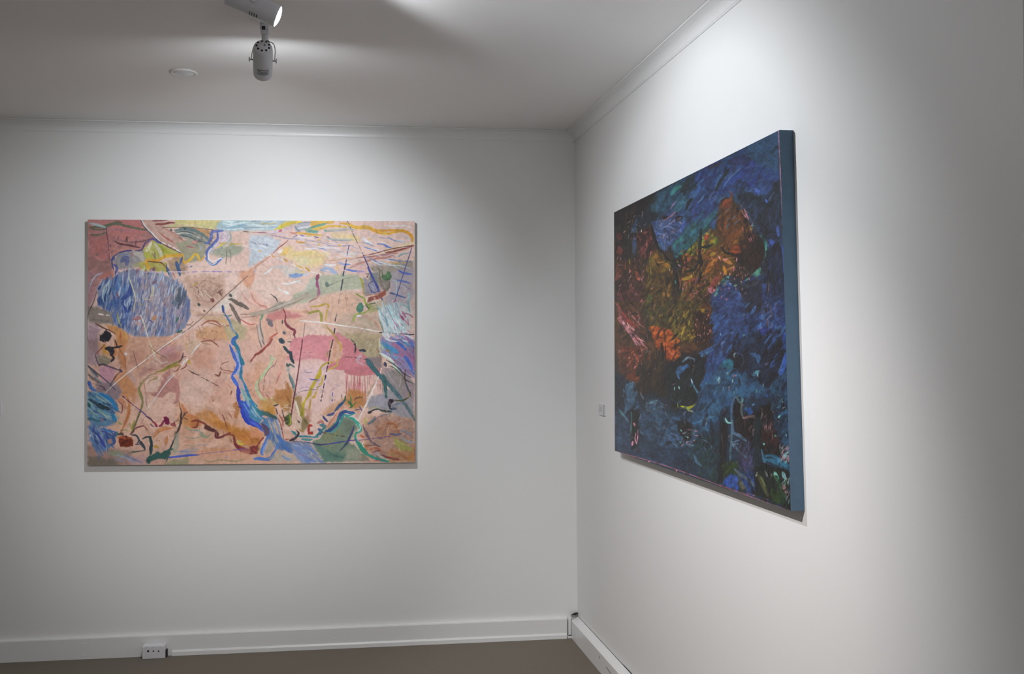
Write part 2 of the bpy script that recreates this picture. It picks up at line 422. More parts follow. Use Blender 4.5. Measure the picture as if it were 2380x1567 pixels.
LB = [[0.7466, 0.5535, -1.3622, 0.5322, 0.5523, 2.2203, -1.004, 0.772, -0.8812, -1.1792], [0.7587, 0.6489, -1.3173, 0.4816, 0.3874, 2.1173, -1.0198, 0.8366, -0.8346, -1.1259], [0.7672, 0.735, -1.2823, 0.4004, 0.2766, 2.0375, -0.9948, 0.8696, -0.7891, -1.0892]]
# ------------------------------------------------------------------ a small paint engine: brush marks laid one over another
class Paint:
    def __init__(s, x0, y0, x1, y1, k, base, seed):
        s.x0, s.y0, s.k = x0, y0, k
        s.W, s.H = int((x1-x0)*k), int((y1-y0)*k)
        s.a = np.zeros((s.H, s.W, 3), np.float32)+np.array(base, np.float32)
        s.h = np.zeros((s.H, s.W), np.float32)
        s.r = np.random.RandomState(seed); s.rnd = random.Random(seed)
        s.n1 = s.noise(26*k/1.6); s.n2 = s.noise(7*k/1.6); s.n3 = s.noise(2.6); s.n4 = s.noise(9*k/1.6); s.n5 = s.noise(60)
        s.T = (x0, y0, 1.0)
    def noise(s, cell):
        gh, gw = int(s.H/cell)+3, int(s.W/cell)+3
        g = s.r.rand(gh, gw).astype(np.float32)
        y = np.arange(s.H)/cell; x = np.arange(s.W)/cell
        yi = y.astype(int); xi = x.astype(int); fy = (y-yi)[:, None]; fx = (x-xi)[None]
        fy = fy*fy*(3-2*fy); fx = fx*fx*(3-2*fx)
        A = g[yi][:, xi]; B = g[yi][:, xi+1]; C = g[yi+1][:, xi]; D = g[yi+1][:, xi+1]
        return ((A*(1-fx)+B*fx)*(1-fy)+(C*(1-fx)+D*fx)*fy).astype(np.float32)
    def P(s, pts):                # tile px -> raster px
        tx, ty, ts = s.T
        return np.array([((x/ts+tx-s.x0)*s.k, (y/ts+ty-s.y0)*s.k) for x, y in pts], np.float32)
    def win(s, p, m):
        x0 = max(0, int(p[:, 0].min()-m)); x1 = min(s.W, int(p[:, 0].max()+m)+1)
        y0 = max(0, int(p[:, 1].min()-m)); y1 = min(s.H, int(p[:, 1].max()+m)+1)
        return x0, x1, y0, y1
    def mix(s, sl, c, al, tint):
        c = np.array(c, np.float32)
        a = s.a[sl]
        s.a[sl] = a*(1-al[..., None]) + np.clip(c*(1+tint[..., None]), 0, 1)*al[..., None]
    def poly(s, c, al, pts, rough=6, soft=2.5, var=.035, hh=0):
        p = s.P(pts); f = s.k/s.T[2]; rough *= f; soft = max(soft*f, .8)
        x0, x1, y0, y1 = s.win(p, rough+soft+2)
        if x1 <= x0 or y1 <= y0: return
        sl = np.s_[y0:y1, x0:x1]
        X = np.arange(x0, x1)[None]+(s.n2[sl]-.5)*rough*1.6+(s.n1[sl]-.5)*rough*2; Y = np.arange(y0, y1)[:, None]+(s.n4[sl]-.5)*rough*1.6+(s.n1[sl]-.5)*rough*1.5
        D = np.full(X.shape, 1e9, np.float32); ins = np.zeros(X.shape, bool); n = len(p)
        for i in range(n):
            ax, ay = p[i]; bx, by = p[(i+1) % n]; dx, dy = bx-ax, by-ay; L = dx*dx+dy*dy+1e-6
            t = np.clip(((X-ax)*dx+(Y-ay)*dy)/L, 0, 1)
            D = np.minimum(D, (X-ax-t*dx)**2+(Y-ay-t*dy)**2)
            cr = (ay > Y) != (by > Y)
            ins ^= cr & (X < (bx-ax)*(Y-ay)/(by-ay+1e-9)+ax)
        sd = np.where(ins, -np.sqrt(D), np.sqrt(D))
        m = np.clip(.5-sd/(2*soft), 0, 1)*al
        s.mix(sl, c, m, (s.n2[sl]-.5)*var+(s.n1[sl]-.5)*var*1.5+(s.n3[sl]-.5)*var*.5)
        if hh: s.h[sl] = s.h[sl]*(1-m)+m*(hh*(.5+s.n2[sl]))
    def curve(s, p):
        if len(p) < 3: 
            n = max(2, int(np.hypot(*(p[-1]-p[0]))/6)+1)
            return np.array([p[0]+(p[-1]-p[0])*t for t in np.linspace(0, 1, n)])
        q = np.vstack([2*p[0]-p[1], p, 2*p[-1]-p[-2]]); out = []
        for i in range(1, len(q)-2):
            a, b, c, d = q[i-1:i+3]; n = max(2, int(np.hypot(*(c-b))/5)+1)
            for t in np.linspace(0, 1, n, endpoint=False):
                out.append(.5*((2*b)+(c-a)*t+(2*a-5*b+4*c-d)*t*t+(3*b-a-3*c+d)*t**3))
        out.append(q[-2]); return np.array(out)
    def stroke(s, c, w, al, pts, taper=.5, dry=.25, hh=1.0, raw=False, wob=.18):
        p = np.array(pts, np.float32) if raw else s.P(pts)
        f = s.k/s.T[2]; w = w*f/2 if not raw else w/2
        q = s.curve(p); w = max(w, .45)
        x0, x1, y0, y1 = s.win(q, w+3)
        if x1 <= x0 or y1 <= y0: return
        sh = (y1-y0, x1-x0); D = np.full(sh, 1e9, np.float32); Tt = np.zeros(sh, np.float32); Sg = np.zeros(sh, np.float32)
        n = len(q)-1
        for i in range(n):
            a, b = q[i], q[i+1]
            u0 = max(0, int(min(a[0], b[0])-w-3)-x0); u1 = min(sh[1], int(max(a[0], b[0])+w+4)-x0)
            v0 = max(0, int(min(a[1], b[1])-w-3)-y0); v1 = min(sh[0], int(max(a[1], b[1])+w+4)-y0)
            if u1 <= u0 or v1 <= v0: continue
            X = np.arange(u0, u1)[None]+x0; Y = np.arange(v0, v1)[:, None]+y0
            dx, dy = b-a; L = dx*dx+dy*dy+1e-6
            t = np.clip(((X-a[0])*dx+(Y-a[1])*dy)/L, 0, 1)
            d = np.sqrt((X-a[0]-t*dx)**2+(Y-a[1]-t*dy)**2)
            cur = D[v0:v1, u0:u1]; m = d < cur
            D[v0:v1, u0:u1] = np.where(m, d, cur)
            Tt[v0:v1, u0:u1] = np.where(m, (i+t)/n, Tt[v0:v1, u0:u1])
            Sg[v0:v1, u0:u1] = np.where(m, np.sign((X-a[0])*dy-(Y-a[1])*dx)*d, Sg[v0:v1, u0:u1])
        sl = np.s_[y0:y1, x0:x1]
        ww = w*(1-taper*np.abs(2*Tt-1)**3)*(1-wob+2*wob*s.n2[sl])
        m = np.clip((ww-D)/1.1+.5, 0, 1)
        ph = s.rnd.random()*50
        st = np.sin(Sg/(w+.3)*7+ph+3*s.n4[sl]+Tt*2)*.5+np.sin(Sg/(w+.3)*13+ph*2)*.25
        m = m*al*(1-dry*np.clip(st*1.2+(s.n3[sl]-.5)*.6, 0, 1))
        s.mix(sl, c, m, st*.06+(s.n3[sl]-.5)*.05)
        if hh:
            prof = hh*(.55+.45*st+.25*(s.n3[sl]-.5))*np.clip(1.15-D/(ww+.01), 0.0, 1)
            s.h[sl] = s.h[sl]*(1-m*.75)+m*prof*min(1.3, .35+w/6)
    def inside(s, p, x, y):
        r = False; n = len(p)
        for i in range(n):
            ax, ay = p[i]; bx, by = p[(i+1) % n]
            if (ay > y) != (by > y) and x < (bx-ax)*(y-ay)/(by-ay)+ax: r = not r
        return r
    def hatch(s, cols, n, ln, w, ang, jit, al, pts, bend=.15, hh=1.0):
        p = s.P(pts); f = s.k/s.T[2]; k = 0; tries = 0; R = s.rnd
        while k < n and tries < n*20:
            tries += 1
            x = R.uniform(p[:, 0].min(), p[:, 0].max()); y = R.uniform(p[:, 1].min(), p[:, 1].max())
            if not s.inside(p, x, y): continue
            a = math.radians(ang+R.gauss(0, jit)); l = ln*f*R.uniform(.5, 1.3)/2
            dx, dy = math.cos(a)*l, -math.sin(a)*l; bn = R.uniform(-bend, bend)
            c = R.choice(cols); j = R.uniform(.9, 1.1)
            s.stroke([min(1, v*j) for v in c], w*f*R.uniform(.5, 1.3), al*R.uniform(.6, 1), [(x-dx, y-dy), (x-dy*bn, y+dx*bn), (x+dx, y+dy)], .7, .35, hh, True)
            k += 1
    def run(s, text, tiles):
        hx = lambda c: tuple(int(c[i:i+2], 16)/255 for i in (0, 2, 4))
        for line in text.strip().splitlines():
            line = line.strip()
            if not line or line[0] == '#': continue
            if line.startswith('T '): s.T = tiles[line[2:]]; continue
            if line.startswith('MOD'):      # uneven pigment load over the whole canvas, slightly greyed
                _, amt, grey = line.split(); n = (s.n1+s.n2+s.n4)/3; g = s.a.mean(2, keepdims=True)
                s.a = (s.a*(1-float(grey))+g*float(grey))*(1-float(amt)*np.clip(.5+(n-.5)*3, 0, 1.5)[..., None]); s.h += (n-.5)*.7; continue
            head, body = line.split('|')
            h = head.split(); pts = [tuple(float(v) for v in q.split(',')) for q in body.split()]
            if h[0] == 'P':       # P colour alpha rough soft
                s.poly(hx(h[1]), float(h[2]), pts, float(h[3]), float(h[4]))
            elif h[0] == 'S':     # S colour width alpha
                s.stroke(hx(h[1]), float(h[2]), float(h[3]), pts)
            elif h[0] == 'L':     # L: dry even line
                s.stroke(hx(h[1]), float(h[2]), float(h[3]), pts, .15, .1, .5)
            elif h[0] == 'D':     # D colour width alpha dash: broken line
                q = s.P(pts); s2 = s.curve(q); n = len(s2); i = 0; d = int(h[4]) if len(h) > 4 else 3
                while i < n-1:
                    j = min(n-1, i+s.rnd.randint(1, d+1)); s.stroke(hx(h[1]), float(h[2])*s.k/s.T[2]*s.rnd.uniform(.6, 1.2), float(h[3]), [s2[i], s2[j]], .3, .1, .5, True)
                    i = j+s.rnd.randint(1, 2)
            elif h[0] == 'H':     # H c1,c2,.. n len width angle jitter alpha
                s.hatch([hx(c) for c in h[1].split(',')], int(h[2]), float(h[3]), float(h[4]), float(h[5]), float(h[6]), float(h[7]), pts)
            elif h[0] == 'B':     # B colour size alpha: separate blobs
                for x, y in pts:
                    w = float(h[2]); e = s.rnd.uniform(.2, .5)*w; s.stroke(hx(h[1]), w, float(h[3]), [(x-e*.5, y-e*.5), (x+e*.4, y+e*.5)], .1, .1, 1)
TILES = {'X': (1650, 600, 13.06), 'V': (1420, 294, 1.7373), 'U': (196, 502, 2.656), 'A': (190, 500, 5.2225), 'B': (580, 500, 5.2225), 'C': (190, 790, 4.8975), 'D': (580, 790, 4.8975), 'E': (1410, 280, 3.732), 'G': (1410, 700, 2.957), 'R': (0, 0, 1.0)}
PALE = """
T R
P e4c3b6 1 0 30 | 180,480 1000,480 1000,1120 180,1120
T U
P dcae98 .8 16 60 | 0,760 700,760 900,700 1100,900 1300,1300 1400,1600 0,1600
P d4a48c .7 16 60 | 180,760 620,760 640,900 560,1060 300,1000
P cc967e .5 16 40 | 250,760 560,800 540,900 400,1000 290,960
P c89c8e .5 16 40 | 20,820 250,900 300,1100 200,1300 20,1100
P dca890 .7 16 50 | 1000,560 1400,600 1250,800 1240,1100 1000,1300 960,900
P e8cabc .9 16 40 | 1000,380 1500,420 1300,500 1120,560 1000,480
P ebccc0 .9 16 40 | 620,300 900,250 1000,330 960,480 700,380
P dba68c .8 16 40 | 640,800 820,790 820,960 700,950 640,900
P e4bcaa .9 16 40 | 600,960 860,950 900,1180 640,1220 590,1100
P e2baa8 .9 16 40 | 380,1000 560,960 560,1240 400,1230
P c8977c .6 16 50 | 600,1200 900,1200 1100,1500 600,1500
P c49c8c .7 16 40 | 0,1440 500,1430 520,1567 0,1567
P d09c7c .7 16 40 | 1700,1240 2061,1220 2061,1567 1700,1500
P b8a29c .7 16 40 | 1740,300 2061,280 2061,600 1850,620
P dcb09a .7 16 40 | 1350,560 1700,480 1720,720 1500,700
P c8ac98 .7 16 40 | 1550,620 1830,560 1860,880 1650,760
H d8a48c,e4bca8,cc9078,dcb09c,e8c8b8 200 120 40 30 60 .35 | 200,780 1350,600 1300,1500 250,1350
H c88c78,d8a890,b87c6c 60 90 20 50 60 .3 | 260,780 640,700 640,1000 350,1200
T A
P b9827e 1 14 14 | 60,40 700,40 860,260 1150,430 900,470 600,420 350,520 370,640 390,700 250,760 180,900 60,1230
P c97f7c .8 25 20 | 380,50 690,50 780,200 700,280 520,260 300,240 330,120
P c4817d .8 25 20 | 100,60 300,60 330,110 280,130 100,110
P b8726f .8 25 25 | 90,260 300,240 340,420 330,560 230,520 90,470
P cc837c .8 20 20 | 320,220 480,220 620,290 540,360 400,260 330,260
P c98c80 .8 20 25 | 320,350 480,380 680,400 560,430 420,480 330,480
P 94726c .8 25 30 | 70,540 240,520 360,560 380,660 240,720 140,690 70,700
P a9848a .8 20 25 | 70,700 220,710 190,900 170,1000 120,1150 70,1210
H b4777a,8d6a68,a5706e,c58a84,9a6d70 150 110 18 20 35 .45 | 70,230 400,200 600,300 350,520 350,640 250,760 70,1000
P c07668 .9 12 12 | 240,720 390,690 385,780 290,800 230,770
S 5f6b55 34 .9 | 100,150 220,140 330,120 420,90 480,88
S 63705a 30 .9 | 300,120 430,110 540,135 640,160 770,182
S 66705e 22 .9 | 105,240 200,242 290,215
S 5c6857 20 .9 | 110,165 200,178 300,165
S 8b817a 10 .7 | 610,230 720,250 850,260
S adc2c6 30 .95 | 95,100 180,118 290,150
S 93809a 10 .7 | 320,165 520,190 640,182
L 533a4a 8 .9 | 290,140 300,230 318,350
D 533a4a 7 .9 4 | 318,350 330,540
P caa598 .95 8 8 | 720,45 1000,45 980,140 1250,330 1160,430 960,330 840,220
S 8a4850 22 .9 | 850,72 940,62 1020,60
S 8c4a44 26 .95 | 880,112 980,108 1060,92 1135,98
S b0766c 18 .8 | 1000,170 1120,230 1240,330
S c08a6a 14 .9 | 1060,230 1160,280 1250,330
S a85f58 15 .9 | 880,178 980,260 1060,310
S b86a60 20 .8 | 940,230 1010,280 1110,340
S a37a72 10 .9 | 960,155 1060,140 1180,130
S d9c0b0 16 .8 | 840,120 900,200 1000,300
P d7cd95 1 10 8 | 1120,45 1720,45 1660,150 1590,178 1400,170 1250,150 1000,150 1120,115
S e4d0a6 30 .8 | 1140,120 1300,125 1500,150
S ded08c 40 .8 | 1150,80 1350,90 1600,80
S cfc98a 18 .8 | 1400,130 1560,140 1640,110
S d8a58c 12 .6 | 1260,95 1400,90
P cf9a6a .95 8 6 | 1260,160 1545,185 1535,280 1440,235 1370,185
L 6f4a3c 8 .9 | 970,155 1220,148 1420,162 1580,180
P 9c9e90 .9 14 14 | 1090,170 1350,190 1500,260 1560,330 1520,380 1300,330 1160,240
S 6b7f80 40 .95 | 1120,190 1230,165 1380,200 1470,255 1530,300
S 7c8b88 40 .9 | 1180,250 1300,255 1420,320 1540,350
S 566a70 16 .9 | 1110,215 1200,200 1290,210 1380,240
B 4d5358 26 .9 | 1070,180 1230,160
S d9dcd6 12 .9 | 1150,222 1230,215 1310,228
S d9dcd6 9 .9 | 1350,260 1420,280
L 41444a 8 .9 | 1190,238 1300,275 1360,298
L 41444a 8 .9 | 1390,310 1450,328
L 41444a 8 .9 | 1500,345 1560,362
P a4a189 1 12 14 | 1120,345 1300,305 1500,350 1490,450 1440,550 1340,560 1230,575 1200,460
S b0a48e 60 .7 | 1180,380 1300,420 1420,430
S dc8d88 34 .95 | 1315,350 1380,312
S b2586a 14 .9 | 1250,378 1350,400
S aab0d8 10 .9 | 1415,370 1425,420 1460,350
P b5cdd2 1 10 8 | 1700,40 2110,40 2110,195 1900,190 1750,205 1640,200 1610,150
S 8fb2c8 30 .8 | 1680,130 1800,150 1960,120 2089,130
S dbe9ea 24 .9 | 1700,70 1820,90 1760,120
S d5e6e8 22 .9 | 1730,150 1850,110 2000,85
S 9fb6b0 22 .8 | 1850,70 2000,75 2089,70
S e3eef0 14 .9 | 1660,170 1800,175 2000,150
S 7fa4c0 18 .8 | 1900,140 2000,165 2089,160
D 52565e 10 .9 2 | 1940,200 2089,212
P d6c2cd .95 10 8 | 1640,200 1790,190 1790,300 1700,360 1600,390 1620,300
S ece0e6 12 .9 | 1700,210 1740,260 1670,330
S b898b8 8 .8 | 1690,230 1660,290
S e5dfe8 14 .9 | 1640,240 1610,350
S a5b4ac 26 .95 | 1770,190 1790,280 1730,350 1640,410 1570,440
S c9d4cc 14 .9 | 1740,200 1765,250
S d6c04c 18 .9 | 1730,330 1660,375 1620,400
P a3a894 .95 14 16 | 1540,470 1700,385 1800,345 1950,400 1900,470 1780,520 1650,500
S b9b9a4 30 .7 | 1650,450 1780,480
S ccb348 16 .9 | 1755,350 1830,352 1930,350
S c7a24c 18 .9 | 1650,345 1720,345
S 6573b6 42 1 | 1690,188 1570,205 1550,280 1520,330 1480,345
S 8b94cc 12 .8 | 1680,178 1590,200 1560,250
S d9a878 22 .9 | 1590,250 1585,285
S 5f6fb8 34 1 | 1625,200 1630,280 1590,340 1520,410 1495,460 1505,520
S 5f80c4 26 1 | 1480,520 1540,590 1600,595 1690,520
S e4ecf6 13 1 | 1605,370 1535,425 1515,490 1530,540 1590,560 1660,525 1700,540
S 9fb8e0 14 .9 | 1610,330 1570,400 1545,470
S e8eef4 9 1 | 1500,560 1560,600 1620,575
S 6f6a60 9 .9 | 1745,390 1738,500 1728,600
S 716a62 8 .9 | 1775,430 1790,500 1785,585
S e9e4e2 10 .95 | 1900,355 2000,395 2089,432
S e4e6ee 10 .9 | 1990,318 2040,340 2089,365
P 9b9496 1 10 10 | 370,560 440,470 580,440 740,420 760,520 720,620 560,650 430,660
S c3bab0 60 .8 | 620,470 700,480 740,560
S b4af80 56 .8 | 620,620 700,600 760,640
S 565e94 70 .75 | 470,560 530,520 540,600
S 8890a8 40 .8 | 440,500 500,480 560,480
S b0a8a8 36 .7 | 590,480 640,560 600,610
S a67a86 26 .8 | 590,470 620,500
P b9b565 1 10 8 | 850,305 960,350 1150,450 1200,480 1000,520 870,560 780,560 735,500 735,400
S a4a73e 60 .9 | 900,370 960,420 1040,460
S b6b34c 60 .8 | 760,460 800,510 830,540
S e1dcc4 40 .9 | 830,330 800,400 770,440
S ddd8bc 44 .9 | 870,350 930,430 960,510
S c9c48e 24 .9 | 760,390 830,450 890,520
S 6a5a44 9 .7 | 840,460 880,530
P b8ad5c 1 8 8 | 700,560 790,560 1020,580 1020,690 900,695 820,650 740,680 690,640
S d2c860 26 .8 | 780,600 800,700
S c8c07a 26 .8 | 880,600 960,640
P ad8f76 .9 12 14 | 1020,540 1200,500 1260,640 1230,720 1060,690
S c8a860 16 .7 | 1060,560 1160,555
S e2a63a 30 1 | 815,670 785,610 765,560 800,530
S e3a93a 34 1 | 800,535 900,552 1010,500 1110,490 1215,478
S e8bc48 14 .9 | 990,510 1100,505 1200,510
S e0a838 30 1 | 1205,480 1212,550 1240,590
S e2b440 30 1 | 1235,585 1310,530 1350,470
S e4bb48 28 1 | 1345,470 1390,490 1410,550
S e0a848 18 .9 | 1400,550 1440,540 1470,500
S 744634 14 .95 | 785,562 870,570 950,580 1010,640
S 6f5050 12 .8 | 870,450 880,530
S 40608f 44 1 | 1130,570 1155,640 1175,730
S 48648e 26 1 | 1205,510 1175,600
S 4a5e88 34 .95 | 1020,640 1045,700 1065,750
S 4c5a78 18 .9 | 1010,600 1020,690
S b0707a 16 .8 | 1080,690 1120,760
S 6a78b0 18 .9 | 1300,632 1325,618
S 434b86 20 .95 | 380,660 362,580 370,520 440,460
S 3d4684 20 .95 | 440,460 510,440 600,428
S 454a78 18 .95 | 640,430 700,430 730,400 755,345 800,320
S 5358a0 26 .95 | 790,315 850,285 900,320 950,350
S 4b549c 34 .9 | 385,600 420,640 400,720
S 4a4f8c 20 .9 | 345,540 380,540 390,510
S 643e44 22 .95 | 400,318 440,345 520,360 600,375 700,398
S 6e4a4c 22 .95 | 540,262 538,335
S 7b5358 18 .9 | 560,330 680,325 760,310 850,275
S 745058 12 .9 | 432,262 430,310
S 7a4c54 12 .9 | 650,300 640,390
S 8a6a70 20 .7 | 450,300 620,350
B 6a4a6a 20 .8 | 340,370
B 6a6e60 22 .7 | 180,480
S e8e4e4 20 1 | 712,52 760,140 850,230 900,290 950,330
D ece8e6 20 .95 2 | 960,335 1080,385 1180,450
L 4f4450 9 .95 | 705,60 745,140 830,230 900,300 1000,370 1120,430 1190,465
P 8a8ea6 1 10 8 | 185,880 250,790 330,800 400,760 430,690 600,650 820,690 1000,730 1130,800 1240,920 1305,1080 1300,1220 1230,1370 1120,1430 1000,1500 830,1510 640,1470 500,1400 400,1320 340,1280 350,1160 200,1110
H 7686b0,5c6ca0,93a4c4,8a8098,a498a8,6a74a4,bcc6d4 260 150 24 82 8 .85 | 420,700 820,690 1120,800 1230,900 1290,1080 1290,1220 1230,1370 1000,1480 830,1500 640,1460 500,1390 440,1200
H 3c5694,4a6aa4,6c8ab4,2f4686,5878a8 120 130 26 84 9 .9 | 200,880 260,800 420,760 580,800 620,1100 540,1200 460,1160 340,1160 210,1090
H 6a84b4,8aa4c8,5468a4,405a98 60 120 20 80 8 .85 | 350,1160 560,1150 640,1460 500,1390 400,1320 345,1270
H b8a6ac,c4a8a8,a294a8,cfb4ac 60 90 24 82 10 .7 | 700,760 880,740 960,1000 900,1300 800,1400 600,1380 600,1250 760,1100
H 5d6674,6a7488,4d5a70 26 130 26 76 6 .85 | 1120,860 1240,920 1240,1060 1150,1120 1090,1050
H c9d4e0,d9e2ec,a8bcd8 60 120 11 80 7 .9 | 420,720 820,700 1120,810 1240,960 1290,1180 1200,1370 1000,1480 700,1450 480,1350
H b8ccd8,a4c4d0 12 110 14 80 5 .9 | 240,830 330,820 300,1080 220,1050
H b49ca4,c0a4a4,9a8c98,a894a4,ccb4b0,b88c8c 110 120 20 80 8 .75 | 620,680 1000,740 1240,940 1290,1200 1100,1420 620,1440 560,1180 760,1100
H 4c5c8c,5a6a98,3c4a80 40 120 14 80 6 .8 | 480,720 1000,760 1230,960 1250,1250 900,1480 480,1380
H e0e2ea,d4dae6,c8d4e0 60 110 9 80 6 .9 | 560,660 900,700 1120,820 1250,1000 1280,1200 1160,1380 900,1490 620,1440 480,1330
S bcdcdc 18 .9 | 1085,850 1080,930
S c4d6dc 16 .9 | 330,810 270,880 250,960 260,1050
S 2e4688 30 .9 | 200,900 230,860
S 34468c 60 .8 | 480,1020 560,960 590,860
S 2f4a80 60 .8 | 210,1000 220,1080
S 3a4a9c 30 .9 | 500,1100 540,1180
S 2e6a4c 22 .8 | 1160,1240 1125,1300
S 4a5a60 34 .8 | 1180,880 1140,1050
S 556078 30 .8 | 1225,930 1180,1090
S c0d0d8 10 .9 | 1180,850 1130,900 1100,980
S 2c6a5c 26 .9 | 1140,1425 1200,1405
S c98e66 52 .9 | 850,1270 880,1230
S b0787c 46 .9 | 620,1260 710,1250
S c9a0a0 46 .8 | 700,1330 640,1300
S c06a4c 20 .8 | 940,1235 945,1260
S 9a4a60 26 .8 | 990,1080 1000,1090
S 8a4450 14 .8 | 410,940 450,1010
S 5a4a80 14 .9 | 800,1270 860,1310
S 7a5a60 30 .8 | 850,830 890,800
S e2dcae 13 1 | 560,750 600,860 650,1030
S e2dcae 10 1 | 650,1030 630,1090 620,1180
S d0c6a4 24 .9 | 850,850 845,930 825,1000
S cbbba6 14 .9 | 720,1000 750,1020 830,1028
S e6dcc0 14 1 | 705,1215 740,1310 780,1450 820,1580
S c4b848 14 .9 | 425,1190 440,1280 470,1350
S c4b848 10 .8 | 680,1080 730,1085
H 7d4f5c,8a5a64,6a4868 14 50 24 70 30 .8 | 520,640 860,640 900,700 540,690
S 8888b4 12 .6 | 500,1400 640,1475 830,1512 1000,1502
L ead8ea 10 .9 | 730,692 960,690
L e4d4ee 12 .95 | 1040,690 1250,690
D 9880c4 12 .9 6 | 1260,695 1400,688
D 9a84c8 12 .9 8 | 1430,686 1700,688
D a08cd0 11 .9 5 | 1720,690 1860,690
D a48cc8 12 .9 5 | 1880,690 1970,686
L 9a90e0 14 .9 | 2030,688 2089,690
P cda893 .8 20 20 | 1230,750 1700,720 1740,1000 1600,1120 1330,1120 1260,900
H 8a6a58,a08070,9a7868,b49484 120 80 7 45 45 .7 | 1300,840 1560,760 1720,900 1700,990 1500,1080 1350,980
H c09a88,d4b4a4,b08c7c 60 120 14 -40 15 .6 | 1300,950 1600,900 1650,1060 1450,1100
S 6f4640 12 .8 | 1350,860 1400,900 1390,960
S 6f4a40 16 .8 | 1620,950 1690,900
S 6f4a40 14 .8 | 1640,920 1680,990
S 7a5248 30 .8 | 1640,930 1670,960
S c9b838 12 .9 | 1330,860 1390,825
B 7a4440 44 .95 | 1565,1035
B 3f4a48 32 .95 | 1405,1088
B 6f5c44 26 .9 | 1468,1162
P e7d8ca .9 10 18 | 1640,1080 1780,960 1890,850 1850,980 1740,1150 1560,1180
P e0b49c .6 14 14 | 1880,700 1960,660 1900,860 1820,1000
P dda486 .95 10 8 | 1920,690 2060,640 2060,780 2000,900 1950,850 1900,740
S cc8c84 12 .6 | 1900,900 1960,1010 2089,1100
S d49c94 30 .5 | 1940,960 2000,1060 2089,1090
L 69504a 9 .95 | 1992,740 1850,870 1690,1010 1560,1130 1440,1250 1270,1390
L e6ddd8 9 .95 | 1900,845 1780,1010 1660,1100
D f0e8e4 8 .95 3 | 1940,890 1760,1090 1600,1310 1420,1540
L e8dcd8 9 .9 | 1260,1400 1150,1490 1040,1580
L 6f5446 9 .9 | 1250,1400 1140,1480 1060,1567
D e6dcd4 12 .9 3 | 1380,1440 1530,1460 1700,1480
B 4c484c 34 .9 | 1785,975
S 6b6058 50 .95 | 1790,1020 1870,1070 1940,1100 1995,1140
S 6a6058 22 .9 | 1760,1020 1840,1040
S 776a60 44 .95 | 1780,1080 1830,1170 1880,1260 1902,1315
S b48aa8 16 .8 | 1350,1225 1480,1215 1640,1215
S 9a7a9c 12 .7 | 1380,1210 1500,1200
P c4a07a .6 20 30 | 1300,1170 1700,1200 1780,1330 1500,1300
P d19c70 .8 20 22 | 1380,1400 1500,1350 1700,1340 1800,1480 1720,1580 1380,1580
S a4604c 24 .9 | 1430,1340 1510,1290 1600,1290 1670,1340
S 8c5040 12 .8 | 1520,1310 1600,1330 1670,1360
S b06a50 18 .8 | 1450,1500 1600,1520 1680,1510
S 6a4a44 10 .9 | 1250,1335 1310,1335
P b8ac86 .85 14 16 | 1700,1340 1800,1260 2000,1380 1960,1500 1850,1580 1740,1500
S 7a5f54 8 .9 | 1905,1205 2000,1205 2089,1188
S 7a5f54 8 .9 | 1915,1242 2000,1238 2089,1228
S c4635e 16 .9 | 1910,1268 1960,1300 2030,1330 2089,1322
S d8554c 16 .9 | 1735,1345 1765,1345
S dba860 14 .9 | 1640,1270 1740,1310
S 34488c 34 .95 | 1688,1100 1700,1180
S 5f8478 16 .9 | 1700,1210 1740,1230 1800,1215
S 8098b8 26 .95 | 1720,1210 1770,1280 1800,1370 1840,1430
S 3f5f9c 14 .9 | 1710,1180 1750,1260 1790,1330
S 2e7a9c 26 1 | 1850,1430 1870,1480 1820,1530
S 3560b8 50 1 | 1800,1580 1820,1520 1850,1480
P 8c8076 .95 14 16 | 70,1110 200,1120 350,1190 380,1320 250,1330 70,1290
S 7a7068 30 .7 | 120,1270 220,1280 320,1290
S e6dedc 22 .95 | 200,1200 260,1212
S ded8cc 16 .95 | 290,1215 330,1218
S a8607a 12 .7 | 190,1225 250,1225
P a98c98 .9 12 20 | 70,1300 180,1310 220,1400 190,1580 70,1580
S c0a8b0 20 .8 | 90,1320 160,1360 250,1390
P cf9158 .95 12 16 | 280,1345 400,1340 490,1390 560,1480 540,1580 430,1580 400,1450
S b85c40 26 .7 | 460,1420 470,1580
S d8a460 40 .7 | 520,1420 560,1560
P dba488 .9 12 16 | 560,1470 1100,1480 1100,1580 560,1580
S 6a4438 22 .95 | 165,1315 240,1360 300,1390
S 7a4a3c 16 .95 | 300,1385 350,1410 400,1440
P 26242c 1 16 6 | 215,1490 290,1405 345,1440 345,1530 290,1550 225,1535
L 47424e 9 .95 | 180,930 140,1060 105,1130 75,1220 68,1330 72,1500 110,1580
S b8c0d2 17 .95 | 250,703 180,730 130,790 100,870
S aaa4bc 12 .8 | 100,820 85,930
T B
P e6c5ba .9 14 20 | -10,60 2010,60 2010,400 1300,400 -10,640
P bcced2 .95 12 14 | -40,50 560,50 420,130 260,180 0,190 -40,190
S 93a9b8 22 .8 | 0,80 60,70 110,75
S dbe8ea 22 .9 | 0,110 120,130 240,110
S 8fa8b8 18 .8 | -10,150 110,160 240,150
S e4eeee 16 .9 | 20,170 130,160 300,120
S a8c4d0 20 .8 | 120,100 260,80 420,75
S e0d4e0 24 .8 | 240,210 340,190 470,170
P d9c56a .9 8 8 | 330,130 420,80 600,62 620,90 470,140 330,180
S e6c93a 26 .9 | 290,175 400,120 520,90 600,82
S ddb84a 18 .9 | 120,105 240,110 300,90
S c9cf3a 24 .9 | 320,165 380,150
S cf5f80 28 .9 | 335,200 370,180
S c8a4b8 16 .8 | 280,215 330,210
S c9b0c8 30 .7 | 400,180 480,150 520,110
